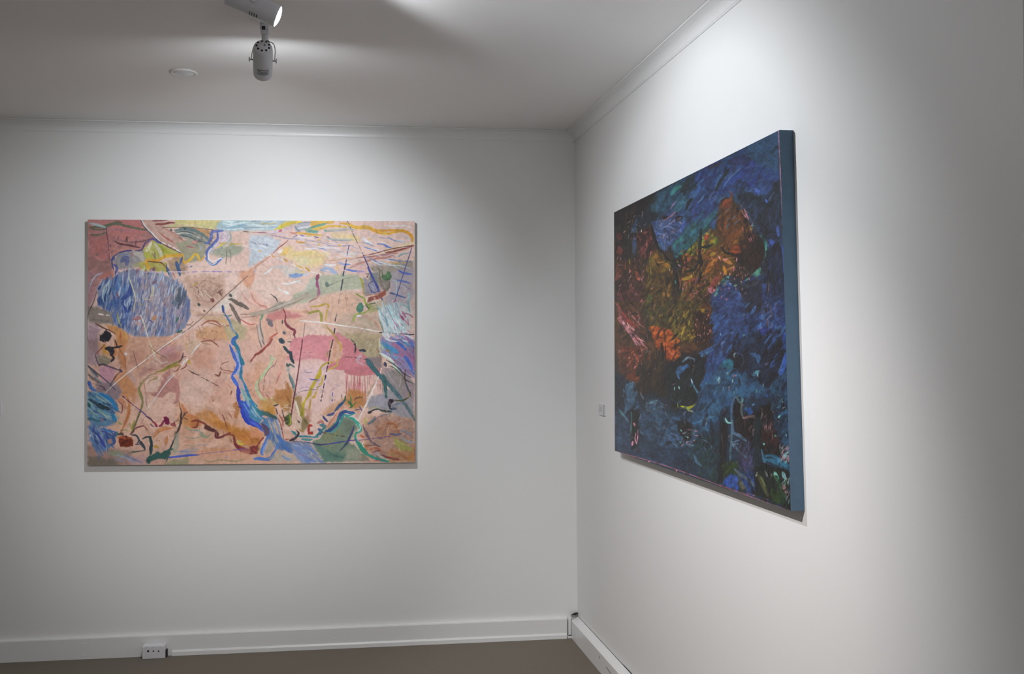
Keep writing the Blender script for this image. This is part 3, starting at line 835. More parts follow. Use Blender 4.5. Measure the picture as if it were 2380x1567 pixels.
P b0b2bc .9 8 8 | 520,130 620,90 740,80 700,140 640,190 530,195
S 7d8a94 18 .9 | 530,130 560,180 600,200
S 8894a0 14 .8 | 560,110 640,90 740,95
S e6eaee 18 .9 | 570,160 640,150 700,140
P dfb04a .95 8 6 | 740,66 1020,66 1000,100 860,110 760,150 720,120
S e3b64a 34 .9 | 780,90 900,80 1000,75
S 6fa494 34 .95 | 690,165 800,140 900,110
S 5f9488 14 .9 | 720,150 820,120 930,95
S e2c04c 26 .95 | 700,180 820,155 950,135 1170,145
S d9a83a 18 .9 | 740,190 860,165 1000,130 1100,135
P 8fb0a0 .95 6 6 | 640,170 720,170 820,190 800,225 680,215
S 6c9c8c 26 .9 | 690,190 760,200 810,200
S b0b4a8 26 .9 | 880,185 1000,185 1150,170 1230,180
S a3a8a8 12 .9 | 900,205 1020,195 1180,180
S 8a9aa0 12 .8 | 1180,130 1210,160 1260,185
B 6f9c90 24 .9 | 905,190 700,255
S e2bb50 26 .95 | 540,215 660,225 780,240 860,245
S d8a040 20 .9 | 560,210 700,235 820,240
S b0605a 12 .9 | 470,210 540,220 560,200
S cf8a80 14 .8 | 480,225 560,240
S 8a5a74 10 .95 | 20,210 180,215 300,225 400,235
S 9a92b0 14 .8 | 200,235 330,260 450,285 590,295
S ded8e4 14 .9 | 180,215 300,220 440,245
S 6468a8 12 .95 | 590,238 640,255
S 5f5f98 14 .95 | 770,262 820,275
S 6a78a8 12 .9 | 510,268 560,245
S d8dcea 12 .9 | 600,260 680,275 750,285
S e8e4ea 14 .9 | 560,255 650,280
P e8cf9c .8 16 20 | 960,210 1250,230 1330,300 1230,320 1000,290
P e9c878 .7 10 14 | 1180,240 1310,270 1330,330 1240,310
S b9c4bc 22 .9 | 940,290 1060,300 1250,298
S 9aa8b0 10 .8 | 930,275 1000,300 1120,312 1240,305
S 8a84a0 14 .9 | 920,262 960,280
S a09cbc 14 .9 | 500,270 640,300 760,320 860,335
S 9c98b8 14 .95 | 860,335 960,370 1060,375 1250,370
S e4e2ee 12 .9 | 600,290 760,340 900,385 1060,410
S c0bcd2 12 .9 | 660,360 760,395 900,415 1000,420
S c4bed0 14 .8 | 880,420 980,450 1120,440 1200,440
S e4e0ea 14 .9 | 640,395 700,410 900,400 1080,405
S d4e0dc 18 .9 | 1180,470 1240,468 1300,465
S e0b080 12 .7 | 640,310 760,330 820,300
S e0a84c 20 .95 | 550,315 590,335 650,330
B e2bd6c 30 .8 | 830,300 830,360 460,385 1080,365 700,250
S e3a936 36 1 | 1090,100 1180,110 1260,145 1360,150 1440,155
S e2b23e 48 .95 | 1180,110 1280,150 1420,150 1500,185 1600,215 1700,230
S e2a636 34 1 | 1440,155 1500,190 1600,225
S dc9a30 26 1 | 1510,178 1620,190 1700,185 1830,182
S e2a834 38 1 | 1680,225 1760,200 1850,190 1920,215
S df9e28 36 1 | 1840,185 1920,215 1965,255 1978,325
S e6e8ea 14 .95 | 1655,128 1760,135 1880,130 1970,150
S e4ecf2 22 .95 | 1355,285 1400,315 1460,345
S eceef2 12 .9 | 1365,265 1420,315 1500,355
S e6c46a 16 .8 | 1430,290 1465,295
S 7088b8 14 .95 | 1675,265 1730,300 1840,330
S b4ccd8 14 .9 | 1780,315 1890,318
S 5f74b8 18 .95 | 1540,350 1620,355 1700,395 1775,405
S 6480c8 18 .9 | 1620,370 1720,405
S 5c80cc 14 .95 | 1380,390 1470,415 1545,438
L 4a3f44 7 .95 | 1165,65 1195,110
D 5a4c58 8 .95 3 | 1195,115 1235,205 1290,320 1370,490
L 3c4482 8 .9 | 1238,222 1290,320
P e4d4a8 .9 10 12 | 1600,440 1990,325 1992,350 1760,420 1620,460
S ead8a8 26 .8 | 1640,430 1800,390 1980,340
P c79a8e .8 16 18 | 1200,640 1400,540 1640,460 1990,370 1900,410 1760,480 1600,520 1400,570
S 8a4038 24 .95 | 1640,460 1760,440 1900,400 1992,370
S 7a3a36 12 .95 | 1380,490 1500,470 1640,430 1780,400 1900,380 1992,365
S a05a50 16 .8 | 1300,520 1500,500 1700,470 1800,465
S b87c70 14 .8 | 1240,610 1400,560 1560,520 1740,510
S a8645c 14 .8 | 1500,540 1640,520 1760,480
S a87468 8 .9 | 1200,645 1340,590 1500,540
S c88a70 12 .8 | 1200,540 1300,520 1440,480
S cf9a70 12 .9 | 900,545 960,555 1060,540 1140,530 1240,525
P e6cc94 .85 22 26 | 370,400 480,370 560,440 760,420 960,440 900,600 700,640 520,560 350,500
S e6bf68 60 .8 | 400,400 430,440 370,480
S e8d088 70 .6 | 500,480 640,470 800,440
S e8dca0 50 .7 | 540,540 700,560 850,530
P e9dfb8 .6 20 20 | 520,520 700,510 720,620 560,640
S ece6d8 40 .9 | 330,455 370,430
P e2b866 .8 10 12 | 540,660 640,680 630,720 520,690
S e6cc80 24 .8 | 660,640 720,680
P c5cfda .95 14 18 | -20,240 200,250 345,310 290,430 200,500 60,600 -20,640
S 8f9ab4 14 .85 | -10,325 80,350 190,365
S dde4ec 16 .9 | 100,325 150,380 290,410
S e4ebf0 14 .9 | 160,275 240,310 270,320
B 7888a8 22 .9 | 190,362
S c4b8c0 14 .7 | 60,340 200,350
S cfdce6 24 .9 | 30,530 150,550
S 9a4a48 11 .95 | 450,300 400,350 330,400 260,470
S c08a74 16 .8 | 260,470 180,540 80,610 20,660
S dba890 30 .6 | 200,510 80,610 0,670
P e0a88c .95 8 8 | -20,650 30,650 45,720 20,800 -10,900 -20,900
L ede4d8 9 1 | -10,395 120,440
L ede8e4 10 1 | 160,465 250,495
L ede8e4 10 1 | 300,515 400,555
L ede8e4 10 1 | 470,590 680,670
L ede8e4 10 1 | 720,685 900,740
L ece8e6 10 1 | 970,770 1040,795
L ece8e6 10 1 | 1080,815 1200,872
L ece8e6 10 .95 | 1235,890 1305,920
S d8a040 16 .95 | 80,428 125,445
S d8a040 14 .95 | 245,490 285,512
S d09430 22 .95 | 400,540 440,565
S dfae50 18 .95 | 540,605 640,650
S d09c38 24 .95 | 660,640 715,680
S cf9a30 28 .95 | 925,740 970,780
S c8d4d8 20 .8 | 240,640 380,620 460,640
S e6ecee 22 .95 | 250,650 200,690 160,712
S e8ecec 18 .95 | 370,830 450,835 560,810 600,830
S eaeeee 16 .95 | 440,840 530,810 600,790
S e6ebec 14 .95 | 315,875 360,915 400,930
S e8edee 30 .95 | 400,930 455,955
S e9eded 12 .95 | 655,855 700,885 755,895
P ccd4d0 .6 20 24 | 340,650 560,630 640,720 420,740
P 7f9ccc .95 6 6 | 450,725 540,710 630,712 620,740 530,770 470,755
S c4d0e4 30 .8 | 640,730 700,710
P 9fb4d8 .9 8 8 | 830,680 900,625 990,640 1060,720 1020,720 960,690 880,690
S e8c8b4 20 .9 | 900,670 960,680
S edf0f0 26 .95 | 890,600 960,610 1030,605
S e6c088 50 .7 | 1050,620 1060,660
S 5f7fd0 20 .95 | 1070,575 1130,600 1210,598
S 5570c4 26 .95 | 1155,660 1260,680 1390,690
P e0b0b0 .5 14 16 | 1250,600 1420,600 1440,760 1300,720
P b6b8a0 1 14 16 | 700,760 830,730 1100,710 1290,730 1440,800 1400,880 1240,900 1050,930 880,980 740,1040 560,1070 420,1070 560,950 690,880
P bcc2b4 .7 20 22 | 700,760 830,740 850,880 600,980
S 8f9a7c 10 .9 | 960,850 1060,810 1160,770 1280,745
S c8c0a8 20 .6 | 1100,850 1250,840 1350,860
P b4a898 1 8 10 | 180,1190 200,1140 340,1070 560,1000 680,920 760,1000 620,1030 500,1100 380,1150 260,1200
S c5bcb0 30 .8 | 240,1140 400,1090 520,1040
S 7a6a64 8 .9 | 0,1200 100,1170 240,1130 400,1060
S 8c786c 12 .9 | 200,1180 340,1140 420,1100 540,1060 635,1010
S 9a7f70 14 .7 | 0,1230 80,1220 180,1190
P b3a393 .9 8 10 | -20,1190 200,1140 200,1200 -20,1240
S 8c3c5c 40 1 | 820,722 805,760 800,800
S a04c78 38 1 | 802,800 805,850 820,890
S b07090 34 1 | 818,890 825,940 810,1000
S c08888 28 .9 | 815,980 790,1020
S 9c5054 10 .95 | 790,1010 740,1035 702,1062
B 6a7a74 50 .95 | 925,845
S 7c8a80 16 .8 | 950,850 1000,840
L 3a4494 10 .95 | 1195,365 1170,480
D 343a64 14 1 5 | 1175,460 1145,640
D 33365a 18 1 9 | 1145,620 1120,740
D 3a3a4c 14 1 6 | 1118,780 1087,955
D 3a3a48 13 1 5 | 1087,950 1065,1075
D 3f3a44 8 .9 2 | 1062,1080 1040,1230
D 34343c 13 1 4 | 1035,1230 1022,1290
L 2c2c34 18 1 | 1020,1380 1000,1490 980,1580
S c09a80 8 .8 | 60,660 20,700
P e9b8a8 .7 20 20 | -20,900 60,940 200,1120 40,1100 -20,1060
S cf8478 14 .8 | -10,930 40,1040 120,1100 210,1140
S c97a72 10 .8 | 100,1110 160,1100 200,1130
L 4c4040 8 .95 | 238,960 270,985
S 4f4448 16 .95 | 268,985 300,1010 320,1055
P c97f7c .9 16 14 | 190,1190 400,1150 560,1200 640,1230 500,1260 320,1260 260,1300 180,1270
S d99c98 24 .7 | 360,1200 500,1200 620,1180
S cf9a78 8 .9 | 400,1160 560,1165 700,1165
S cf9a78 8 .9 | 560,1180 740,1180
P deb49c .7 16 18 | 800,1000 1060,940 1380,960 1380,1200 1000,1200 900,1080
S 7c7078 46 .9 | 190,1270 250,1290
B 6f6a72 50 .95 | 235,1325
S 5f9478 26 .95 | 140,1205 120,1270
S 8c9c94 20 .9 | 110,1260 112,1360 130,1440 160,1560
S 6a6468 10 .9 | 105,1260 112,1380 140,1480 165,1570
S 6f6a6a 10 .9 | 62,1330 80,1420 100,1560
S c8bcb4 30 .8 | 88,1350 100,1460 130,1567
S 823440 14 1 | 385,1130 410,1190 420,1240 405,1290
S 8a3a48 30 1 | 410,1260 420,1320 460,1360 510,1400
S 8a3a4c 32 1 | 480,1370 530,1410 515,1460
S 7c3444 12 1 | 515,1440 540,1500 580,1560
S 4a4a50 18 .95 | 380,1275 378,1320
B 55606c 36 .95 | 400,1432
B 3c4c5c 56 .95 | 370,1530
S 5c6468 14 .9 | 440,1540 495,1545
S c05f50 24 .9 | 325,1430 250,1480 190,1550
S b87468 10 .8 | 290,1340 310,1430
S b98a80 8 .8 | 460,1410 480,1500
L 5a4c50 6 .9 | 655,1310 640,1430 615,1580
D 8a7478 5 .8 2 | 200,1010 215,1080
D 8a7478 5 .8 2 | 690,1170 660,1290
P d48a90 1 10 8 | 500,1580 540,1500 680,1460 960,1460 1050,1430 1150,1470 1250,1580
S c0a23a 22 1 | 720,1110 820,1105 900,1080 925,1080
S c2a040 24 1 | 920,1080 945,1100 935,1130
S c8ac4c 22 .95 | 925,1150 912,1220 908,1285
S 9c963c 28 1 | 695,1195 760,1175 830,1165
S a09a48 34 1 | 830,1170 855,1220 850,1310
S bf9a50 18 .9 | 905,1330 950,1390 1000,1440
S b89a4c 22 .9 | 930,1370 980,1420 1040,1500 1080,1567
S c8b078 14 .8 | 860,1330 920,1400 920,1440
S cdb49c 14 .7 | 1000,1240 1120,1220 1230,1180
P c9ae9a .9 16 18 | 1380,1180 1560,1220 1620,1420 1590,1580 1250,1580 1150,1480 1050,1390 1020,1330 1100,1250 1240,1210
P b3a07e .9 14 16 | 1060,1440 1400,1430 1590,1440 1590,1580 1270,1580 1170,1490
P b8a890 .6 14 16 | 1300,1240 1500,1230 1560,1350 1400,1400
P 9a9098 1 10 10 | 1370,760 1440,790 1560,830 1600,960 1480,960 1390,990 1380,880
P a09488 1 12 12 | 1440,640 1560,610 1720,620 1820,560 1990,560 1990,700 1880,760 1760,800 1700,800 1560,740
P a89ca4 .95 12 12 | 1700,700 1990,640 1990,960 1900,1100 1700,1180 1600,1080 1700,900
P 767c7c .9 10 12 | 1440,690 1550,700 1560,840 1500,840 1440,780
S b0a87c 20 .9 | 1330,760 1360,830 1380,920 1385,990
S a8a038 26 .9 | 1330,765 1355,800 1362,880
S b8a060 12 .8 | 1360,880 1380,1000
L 2c2c7c 12 1 | 1370,490 1440,640
L 343c94 24 1 | 1430,640 1520,830 1560,920
L 3a3e7c 14 1 | 1560,920 1600,1020 1630,1100
S 3c4488 14 .95 | 1430,840 1500,800 1530,830 1560,900 1540,935
S 3c4488 14 .95 | 1430,840 1455,900 1490,940 1550,930
P 8c8ca4 .9 5 4 | 1445,845 1500,815 1530,870 1530,920 1490,925
S b8bccc 8 .9 | 1470,850 1500,900
S 4c5448 12 .95 | 1395,715 1450,715
S 5c5a48 12 .95 | 1410,760 1432,730
S 6c6450 14 .9 | 1480,655 1500,670
S 5a5c4c 14 .95 | 1545,640 1575,680 1560,740
S 7c8470 10 .9 | 1560,800 1550,760
P 857a70 1 8 8 | 1560,720 1600,780 1700,800 1690,880 1650,940 1600,900 1560,820
S 5f564c 18 .8 | 1690,800 1690,870 1660,920
S 6e6458 14 .8 | 1570,700 1580,780 1600,840
S a89c94 24 .7 | 1620,830 1640,880
P 50744c 1 8 5 | 1610,720 1640,730 1660,680 1700,690 1720,740 1690,790 1640,800 1600,770
S 6c9c60 14 .9 | 1650,700 1670,740
S 2c5030 14 .9 | 1640,790 1690,780 1715,740
S 3c4c38 8 .95 | 1600,665 1605,740
S 4a5440 8 .9 | 1570,770 1600,740
P 934c3c 1 6 6 | 1420,1060 1430,1000 1520,980 1600,930 1640,905 1650,960 1580,1010 1500,1030 1450,1065
S c0744c 14 .9 | 1500,970 1580,940 1600,925
S d49a78 20 .8 | 1470,1020 1520,1005
S e6ddd8 12 .9 | 1400,1040 1410,1060
S 7c3a38 16 .9 | 1430,1050 1500,1010
S a8643c 10 .9 | 1400,975 1500,970
P b4a48c .8 12 14 | 1440,1060 1620,1020 1660,1100 1520,1160 1450,1140
P a3a06c .8 12 12 | 1440,1100 1520,1080 1600,1090 1560,1150 1450,1200
S 8c9c48 18 1 | 1268,945 1320,980 1380,1010 1400,1050
S 98a440 22 1 | 1380,1010 1390,1060 1450,1110 1440,1160
S 8ea040 20 .95 | 1440,1150 1380,1190 1300,1200 1260,1240
S 9cb04c 24 .95 | 1290,1200 1255,1240 1250,1290
S 5a6a50 20 .95 | 1400,1090 1440,1140
S 4a5a44 14 .9 | 1440,1080 1520,1070
P 4a806c 1 5 4 | 1300,1100 1320,1070 1350,1065 1380,1110 1370,1160 1330,1190 1300,1180 1285,1150
S 6ca488 14 .8 | 1310,1110 1350,1140
S 8ca484 8 .9 | 1275,1020 1330,1035
S b8ac94 10 .8 | 1210,1140 1240,1080 1290,1070
S e8ecf2 26 .95 | 1290,1225 1345,1225
S c08c74 12 .8 | 1340,1220 1430,1240 1500,1290 1560,1350
S c89c88 40 .5 | 1380,1225 1500,1280 1570,1380
S c0987c 14 .7 | 1145,930 1160,1050 1170,1150
B b88c80 22 .8 | 1170,1010
S c8a890 30 .5 | 1180,1160 1240,1120
L f0eae6 16 1 | 595,1283 850,1305 1090,1340
L f0eae6 13 1 | 1050,1335 1300,1370 1600,1420
D 2c2c34 13 1 6 | 1570,1425 1800,1440 1995,1450
S 30303c 16 .95 | 1930,1458 1995,1448
P c0c8cc .8 14 18 | 1560,1110 1700,1080 1800,1060 1960,1100 1960,1400 1700,1440 1610,1430 1560,1250
H a8ccd0,8fb8c4,c4dce0,7ca4b8,dbe8ea 90 150 16 -65 14 .9 | 1560,1140 1650,1100 1780,1080 1850,1250 1900,1420 1640,1420 1580,1300
H c46a94,a85a80,b87ca0 14 80 16 -50 14 .8 | 1720,1180 1900,1180 1950,1420 1740,1440
S d8e8ea 26 .95 | 1560,1160 1590,1260 1640,1340 1700,1410
S d4e4e8 26 .95 | 1650,1200 1700,1320 1760,1420
S cfe0e6 22 .95 | 1730,1400 1800,1430 1900,1410
S a8c8cc 18 .95 | 1760,1130 1820,1250 1890,1370
S 9c4470 30 .9 | 1820,1215 1870,1270
S 8a3c5c 12 .9 | 1870,1190 1940,1210 1990,1250
S a4c4c4 28 .95 | 1935,940 1930,1050
S 88a8a8 18 .9 | 1820,1070 1880,1100 1940,1130
S 7ca4a8 24 .9 | 1940,960 1925,1080 1945,1180
S 4a5c94 20 .95 | 1710,945 1800,975 1890,1005
S 3c4c78 22 .9 | 1700,945 1740,955
S 5c70b4 26 .95 | 1790,790 1860,805 1940,825
S 4c64c0 26 .95 | 1805,670 1870,705 1965,720
S 6c80b4 14 .9 | 1630,530 1740,545 1900,575
S c8dce4 12 .95 | 1560,565 1700,610 1820,615 1950,650
S 5f78b4 14 .95 | 1465,530 1540,570 1600,600
S d0d8dc 12 .95 | 1470,545 1540,590 1610,610
S c8a870 34 .8 | 1690,570 1800,585 1890,580
S dcd4dc 10 .9 | 1660,545 1750,570
S 7fa0a4 24 .9 | 1800,505 1870,470 1930,465
S 707890 18 .8 | 1860,840 1900,880 1950,900
S b0bcc8 14 .8 | 1870,860 1900,900
L 3a3a84 10 .95 | 1968,400 1850,760
L 3c4c88 10 .95 | 1850,760 1775,1000
D 3c4c88 10 .95 4 | 1770,1010 1755,1060
S a8c0c8 14 .9 | 1720,790 1770,800 1780,860 1775,960
S c05060 16 .9 | 1740,1060 1770,1040
S b8d4d8 20 .8 | 1650,1110 1720,1110 1760,1060
S dce4ec 50 .95 | 1610,1440 1660,1470 1700,1510
S 4a7cc0 40 .95 | 1710,1490 1760,1540 1790,1580
S 9c90c0 30 .9 | 1590,1480 1640,1520
H b06a90,8c98c4,c890a8,6a84c0 26 110 20 -35 12 .85 | 1700,1450 1990,1470 1990,1580 1720,1580
S dce0ec 14 .9 | 1780,1490 1870,1520 1940,1520
S dce0ec 14 .9 | 1880,1460 1950,1480 1990,1510
S 8c7c4c 12 .8 | 1620,1420 1590,1340 1560,1260
T C
P d8ac98 .6 24 30 | 520,0 1050,0 1050,330 800,360 600,300 500,200
P b8826e .5 30 40 | 540,60 700,60 720,200 640,320 520,300
P d9b0a0 .9 16 20 | 1100,0 1960,0 1960,300 1500,560 1120,640 1100,300
P c98e76 .55 20 30 | 1250,100 1490,90 1480,340 1300,330 1230,250
P cf9a88 .55 24 30 | 1480,480 1690,440 1660,720 1600,880 1540,740
P e2beb0 .6 20 24 | 1130,480 1400,420 1480,640 1300,760 1120,700
P 9d7f84 .95 14 20 | 55,0 180,0 200,180 150,280 60,260
P c49a70 .8 12 16 | 180,40 260,40 380,120 380,220 260,200 200,140
S cf9444 44 .9 | 250,60 260,130 290,160
S c47844 30 .8 | 370,20 380,140 340,220
P c98a5c .9 16 24 | 380,0 510,0 480,140 520,360 540,440 620,560 600,680 540,760 440,680 430,560 360,460 480,340 400,180
P c9a4a0 .7 14 18 | 460,150 520,330 600,440 620,540 520,420
P b87a54 .6 14 18 | 410,140 480,200 500,340 440,330
P d4a484 .6 14 18 | 550,0 600,0 590,120 530,160
S a8643c 18 .8 | 400,60 440,140 480,200 490,320
P dcae94 .8 14 16 | 360,660 560,640 570,760 540,860 480,960 440,1020 340,1010 300,980 380,860 400,760
S c4804c 30 .9 | 500,640 530,720 520,820 490,940
S c27444 28 .85 | 540,800 510,900 460,1010
S b0744c 14 .85 | 470,1020 430,1030
S c87c50 44 .6 | 400,680 460,700 490,780
S 8a4a50 14 .95 | 410,700 450,740 455,800 440,840
P 8f7c84 .95 12 16 | 170,480 360,470 420,540 440,600 400,680 300,720 260,620 170,600
S c9949c 70 .9 | 240,350 330,400 280,450
P c592a0 1 8 8 | 200,320 300,290 380,340 340,460 260,490 210,440
P b0969c .8 14 16 | 70,100 200,200 220,300 80,280
S 5a5a68 30 .9 | 75,300 130,360 180,420
S 6a6468 36 .9 | 80,400 140,450 200,480
S 8a929c 20 .9 | 90,340 160,430 240,500
S 3f4458 12 .95 | 60,290 160,370 300,490 380,575
P 8c806e .95 8 8 | 160,180 240,170 310,210 360,240 300,290 210,290 180,240
S a39a84 16 .8 | 200,200 280,230 320,250
S 8c4c44 14 .9 | 260,50 200,120 155,170
P 24232c 1 10 4 | 210,-10 280,-10 330,0 300,25 240,30
S 2a2830 44 1 | 270,100 320,100 350,90
S 2a2830 24 .95 | 340,90 400,85 450,70
S 33303a 14 .95 | 400,90 385,40 370,0
P 2c2a34 1 10 5 | 290,100 350,90 370,130 350,190 320,180 300,150
S 2c2a34 24 .95 | 330,180 360,210 330,250
S 3f3a48 12 .9 | 150,170 180,260 210,300
S 4a4450 22 .95 | 190,290 240,280 290,300
S 5c4a5c 18 .95 | 290,300 350,320 400,340 450,355
B 5a4258 34 .95 | 438,355
S 7a4c40 14 .9 | 430,370 380,410 350,460
L 4a4450 10 .9 | 420,370 350,470 310,530
S c47844 60 .4 | 420,380 390,480
S 3c3440 10 .95 | 200,520 240,540 270,570
S 4a3a44 10 .9 | 230,560 265,575
P b48880 .8 14 16 | 640,380 700,310 860,340 880,160 1000,100 1060,140 1100,200 1000,280 860,330 740,380 660,440
P c49a8c .7 12 12 | 700,280 900,230 880,340 700,340
P c89098 .7 14 16 | 860,110 960,80 1060,60 1060,160 900,180
P b87a74 .6 16 18 | 960,180 1110,150 1110,260 1000,260
S e0c4bc 20 .8 | 860,230 900,270 960,250
S d8b8ac 20 .8 | 780,250 860,280
S b08078 24 .7 | 700,310 760,340 820,320
P e2bfb0 .9 12 12 | 700,420 900,390 900,500 800,600 740,600 720,520
S 8a8250 14 .95 | 1140,150 1130,210 1060,270 960,320
S a48c3c 34 .95 | 1100,290 1010,300 930,340 880,360
S 8c8440 22 .95 | 1120,230 1040,270 960,310 900,350 830,370
S 9c8a70 16 .9 | 830,380 740,420 680,480 650,540
S 8c8e50 20 .95 | 700,450 650,530 640,590 665,680
S 7c7a4c 26 .95 | 645,560 670,640 680,720 655,830
S 6a6648 22 .95 | 660,800 630,880 600,960 570,1040
S 9c9848 26 .95 | 590,920 575,980 560,1050
S a0a048 14 .9 | 535,950 550,1000
S b4886c 12 .8 | 710,560 700,480 760,430 860,420
S b08c84 12 .9 | 700,540 720,620 720,700 735,780
S a88c60 14 .9 | 740,500 780,460 850,440
S 9c8c60 24 .8 | 800,450 850,430
S 54384c 16 .95 | 1140,150 1120,220 1090,260
S 5a4048 10 .9 | 1120,200 1170,190
S c4a0a4 60 .5 | 1080,60 1100,120
P d8bca0 .7 10 12 | 1160,0 1340,0 1220,200 1200,120
S d8b058 12 .7 | 1170,20 1180,120
S c8a040 26 .95 | 1200,230 1215,275
S c4a04c 12 .9 | 1170,240 1230,270
S e6dcd8 24 .95 | 1190,220 1150,250 1125,290
L ece4e0 10 .95 | 1350,20 1230,170
S e8dcd8 16 .9 | 1300,60 1240,150
S 8a4c44 12 .95 | 1100,300 1070,350 1030,360
S 7c443c 14 .95 | 1180,270 1160,310 1110,340
P b8807a .95 8 7 | 990,330 1000,400 1080,460 1100,560 1100,640 1090,700 1060,740 1010,720 1060,690 1050,600 990,590 900,655 860,655 780,640 780,605 850,600 900,500 930,400
S c08c80 40 .6 | 900,620 960,560
L efe6e0 13 1 | 1120,-70 900,90 700,240
L efe6e0 11 1 | 700,240 500,390 350,520
L c8bcb4 8 .9 | 350,520 260,610
L 7a5450 5 .9 | 1000,30 760,200
S e2d8b8 14 .95 | 750,5 790,100 825,215
S d8c8b8 22 .9 | 810,180 845,240
L efe8e2 12 .95 | 1040,390 950,490 870,600
L efe8e2 8 .95 | 870,600 800,700 730,790
S b8a49c 22 .6 | 1000,400 950,470
S e0c8c0 8 .9 | 1030,380 960,440
S ddd4d8 36 .9 | 490,150 495,175
S 7c6450 9 .9 | 740,60 860,160 950,205
S 8a5a58 7 .9 | 575,120 600,220 635,340
S 6e4c44 9 .95 | 1190,340 1260,385 1330,400
D 5c443c 10 .95 4 | 1230,365 1370,440 1535,525
S 6a4a44 12 .8 | 1500,510 1535,525
S 8c4c3c 14 .9 | 1340,20 1440,10 1500,40 1540,80
S b48868 20 .6 | 1340,30 1460,60
S 7c4a3c 8 .95 | 1570,285 1600,265 1650,248
S 8a4a3a 10 .95 | 1565,300 1575,340 1720,365
S 8a4c3c 20 .95 | 1500,395 1540,410 1565,360
S a86450 8 .9 | 1590,370 1650,380 1700,370
S 7a3a3c 8 .9 | 1720,300 1720,370
S 7a4440 16 .9 | 1690,580 1675,630
S a87468 8 .7 | 1640,500 1690,560
B a87c70 20 .8 | 1475,690
S b88c7c 8 .7 | 1400,680 1380,780 1300,800
S c89e88 10 .6 | 1260,600 1290,780
S 3468c0 60 1 | 1700,0 1720,60
S 3a64c8 30 1 | 1665,60 1700,150 1730,240
S 2f7898 44 1 | 1710,10 1750,90 1780,190
S 2f7898 34 1 | 1780,180 1810,250 1825,285
P 2a7494 1 4 3 | 1760,180 1790,200 1835,285 1790,290 1770,240
S 8fa8d8 30 .95 | 1740,120 1760,220 1780,320
S 4a6cd0 26 .95 | 1700,120 1740,240 1760,340
P a8b0cc .9 5 5 | 1740,260 1790,290 1780,400 1720,400 1720,330
S 3a62cc 32 1 | 1760,260 1740,340 1690,410
S 3c6cd8 40 1 | 1690,410 1720,470 1760,530
S 3468c8 30 1 | 1800,290 1790,400 1780,440
S 2f7c9c 30 1 | 1800,310 1790,400 1810,470 1850,530
P c0a8b0 .9 5 5 | 1740,430 1790,450 1850,540 1880,640 1830,640 1780,540
S 2c3cb0 26 1 | 1750,530 1775,600 1755,700
S 3844b8 40 1 | 1760,540 1760,640 1780,720 1790,780
P 3c5cc4 1 5 4 | 1780,690 1850,700 1900,760 1960,860 1960,990 1900,970 1840,940 1800,820
S 5c94cc 24 .95 | 1840,680 1900,760 1959,850
S 2c40b8 40 1 | 1790,760 1820,860 1880,960
S 2c40b8 30 1 | 1850,940 1910,960 1980,1000
S 6c9cd8 20 .9 | 1820,720 1880,820 1950,920
S 9cb8dc 18 .9 | 1860,720 1920,800 1980,860
S 2f7cb4 34 1 | 1830,500 1860,580 1900,680
S 2f8494 30 1 | 1880,640 1930,720 1980,760
S 88b4b4 44 .9 | 1800,560 1850,650 1930,740 1980,800
S a8c8d0 20 .8 | 1800,580 1830,700
S a45c34 14 .9 | 1700,740 1740,720 1750,740
P b47848 .9 10 8 | 1720,720 1760,720 1780,800 1740,900 1710,880 1730,800 1690,750
S 6c3c44 14 .9 | 1760,760 1790,780
P c98a4c .75 26 30 | 1100,720 1180,820 1260,860 1400,800 1500,860 1600,940 1700,960 1800,1000 1960,1080 1960,1230 1800,1200 1700,1080 1500,1000 1340,920 1230,1000 1120,980
P c0782c .7 24 26 | 1400,900 1560,920 1700,1000 1860,1040 1900,1130 1760,1130 1600,1040 1480,990
P c87c3c .6 14 16 | 1720,1060 1900,1060 1960,1200 1800,1200
S c4803c 50 .7 | 1440,820 1500,880 1560,960
S c87448 40 .6 | 1120,740 1200,860 1300,880
P b87040 .8 16 18 | 1220,900 1330,900 1330,980 1230,1000
S 8a3c30 24 .9 | 1240,1000 1290,990 1310,930
S 8c4034 26 .95 | 1230,930 1290,920 1370,950 1400,970
P 5c3430 1 10 6 | 1380,960 1440,990 1500,1040 1480,1060 1420,1030 1380,1010
S 5c2c30 30 .95 | 1440,1010 1520,1050 1530,1100
S 6c2c34 26 .95 | 1500,1050 1510,1110 1560,1110 1640,1070
S 8a4038 22 .9 | 1600,1090 1670,1060 1620,1090
S 8a4030 20 .95 | 1640,1080 1700,1085 1720,1130 1730,1190
S 8c3c34 34 .95 | 1710,1120 1740,1200 1830,1240 1960,1290
S 7a2c34 40 .95 | 1720,1190 1800,1260 1880,1280 1970,1290
S 8a4c48 12 .9 | 1580,850 1610,920 1640,1020
S e2d030 16 .95 | 1765,1180 1790,1190 1830,1180
S d8c83c 12 .9 | 1750,1150 1770,1190
S c0d070 30 .4 | 1760,1150 1800,1160
S 7c1c44 60 1 | 940,890 960,940
P 7a1c44 1 6 4 | 920,880 950,870 975,900 990,950 975,975 940,960
S 8a2c4c 26 .95 | 920,920 900,960 870,985
S a03c58 16 .95 | 820,940 830,980 850,990
S 8a3c50 24 .9 | 870,980 900,980
S 9c4448 40 .8 | 1000,960 1040,970
S 8a3444 14 .9 | 1035,930 1050,990
D 5a3068 12 .95 8 | 455,640 560,730 650,800
L 5c3c94 12 .95 | 640,790 720,860
S 4c3050 18 .95 | 720,870 770,900 800,940
S 9c2c48 18 .95 | 800,930 830,960 850,985
S 7c4c44 10 .8 | 1050,930 1090,910
S 5c4438 16 1 | 1100,760 1120,830 1110,930
S 4c3838 24 1 | 1115,830 1115,920 1095,1000 1060,1080
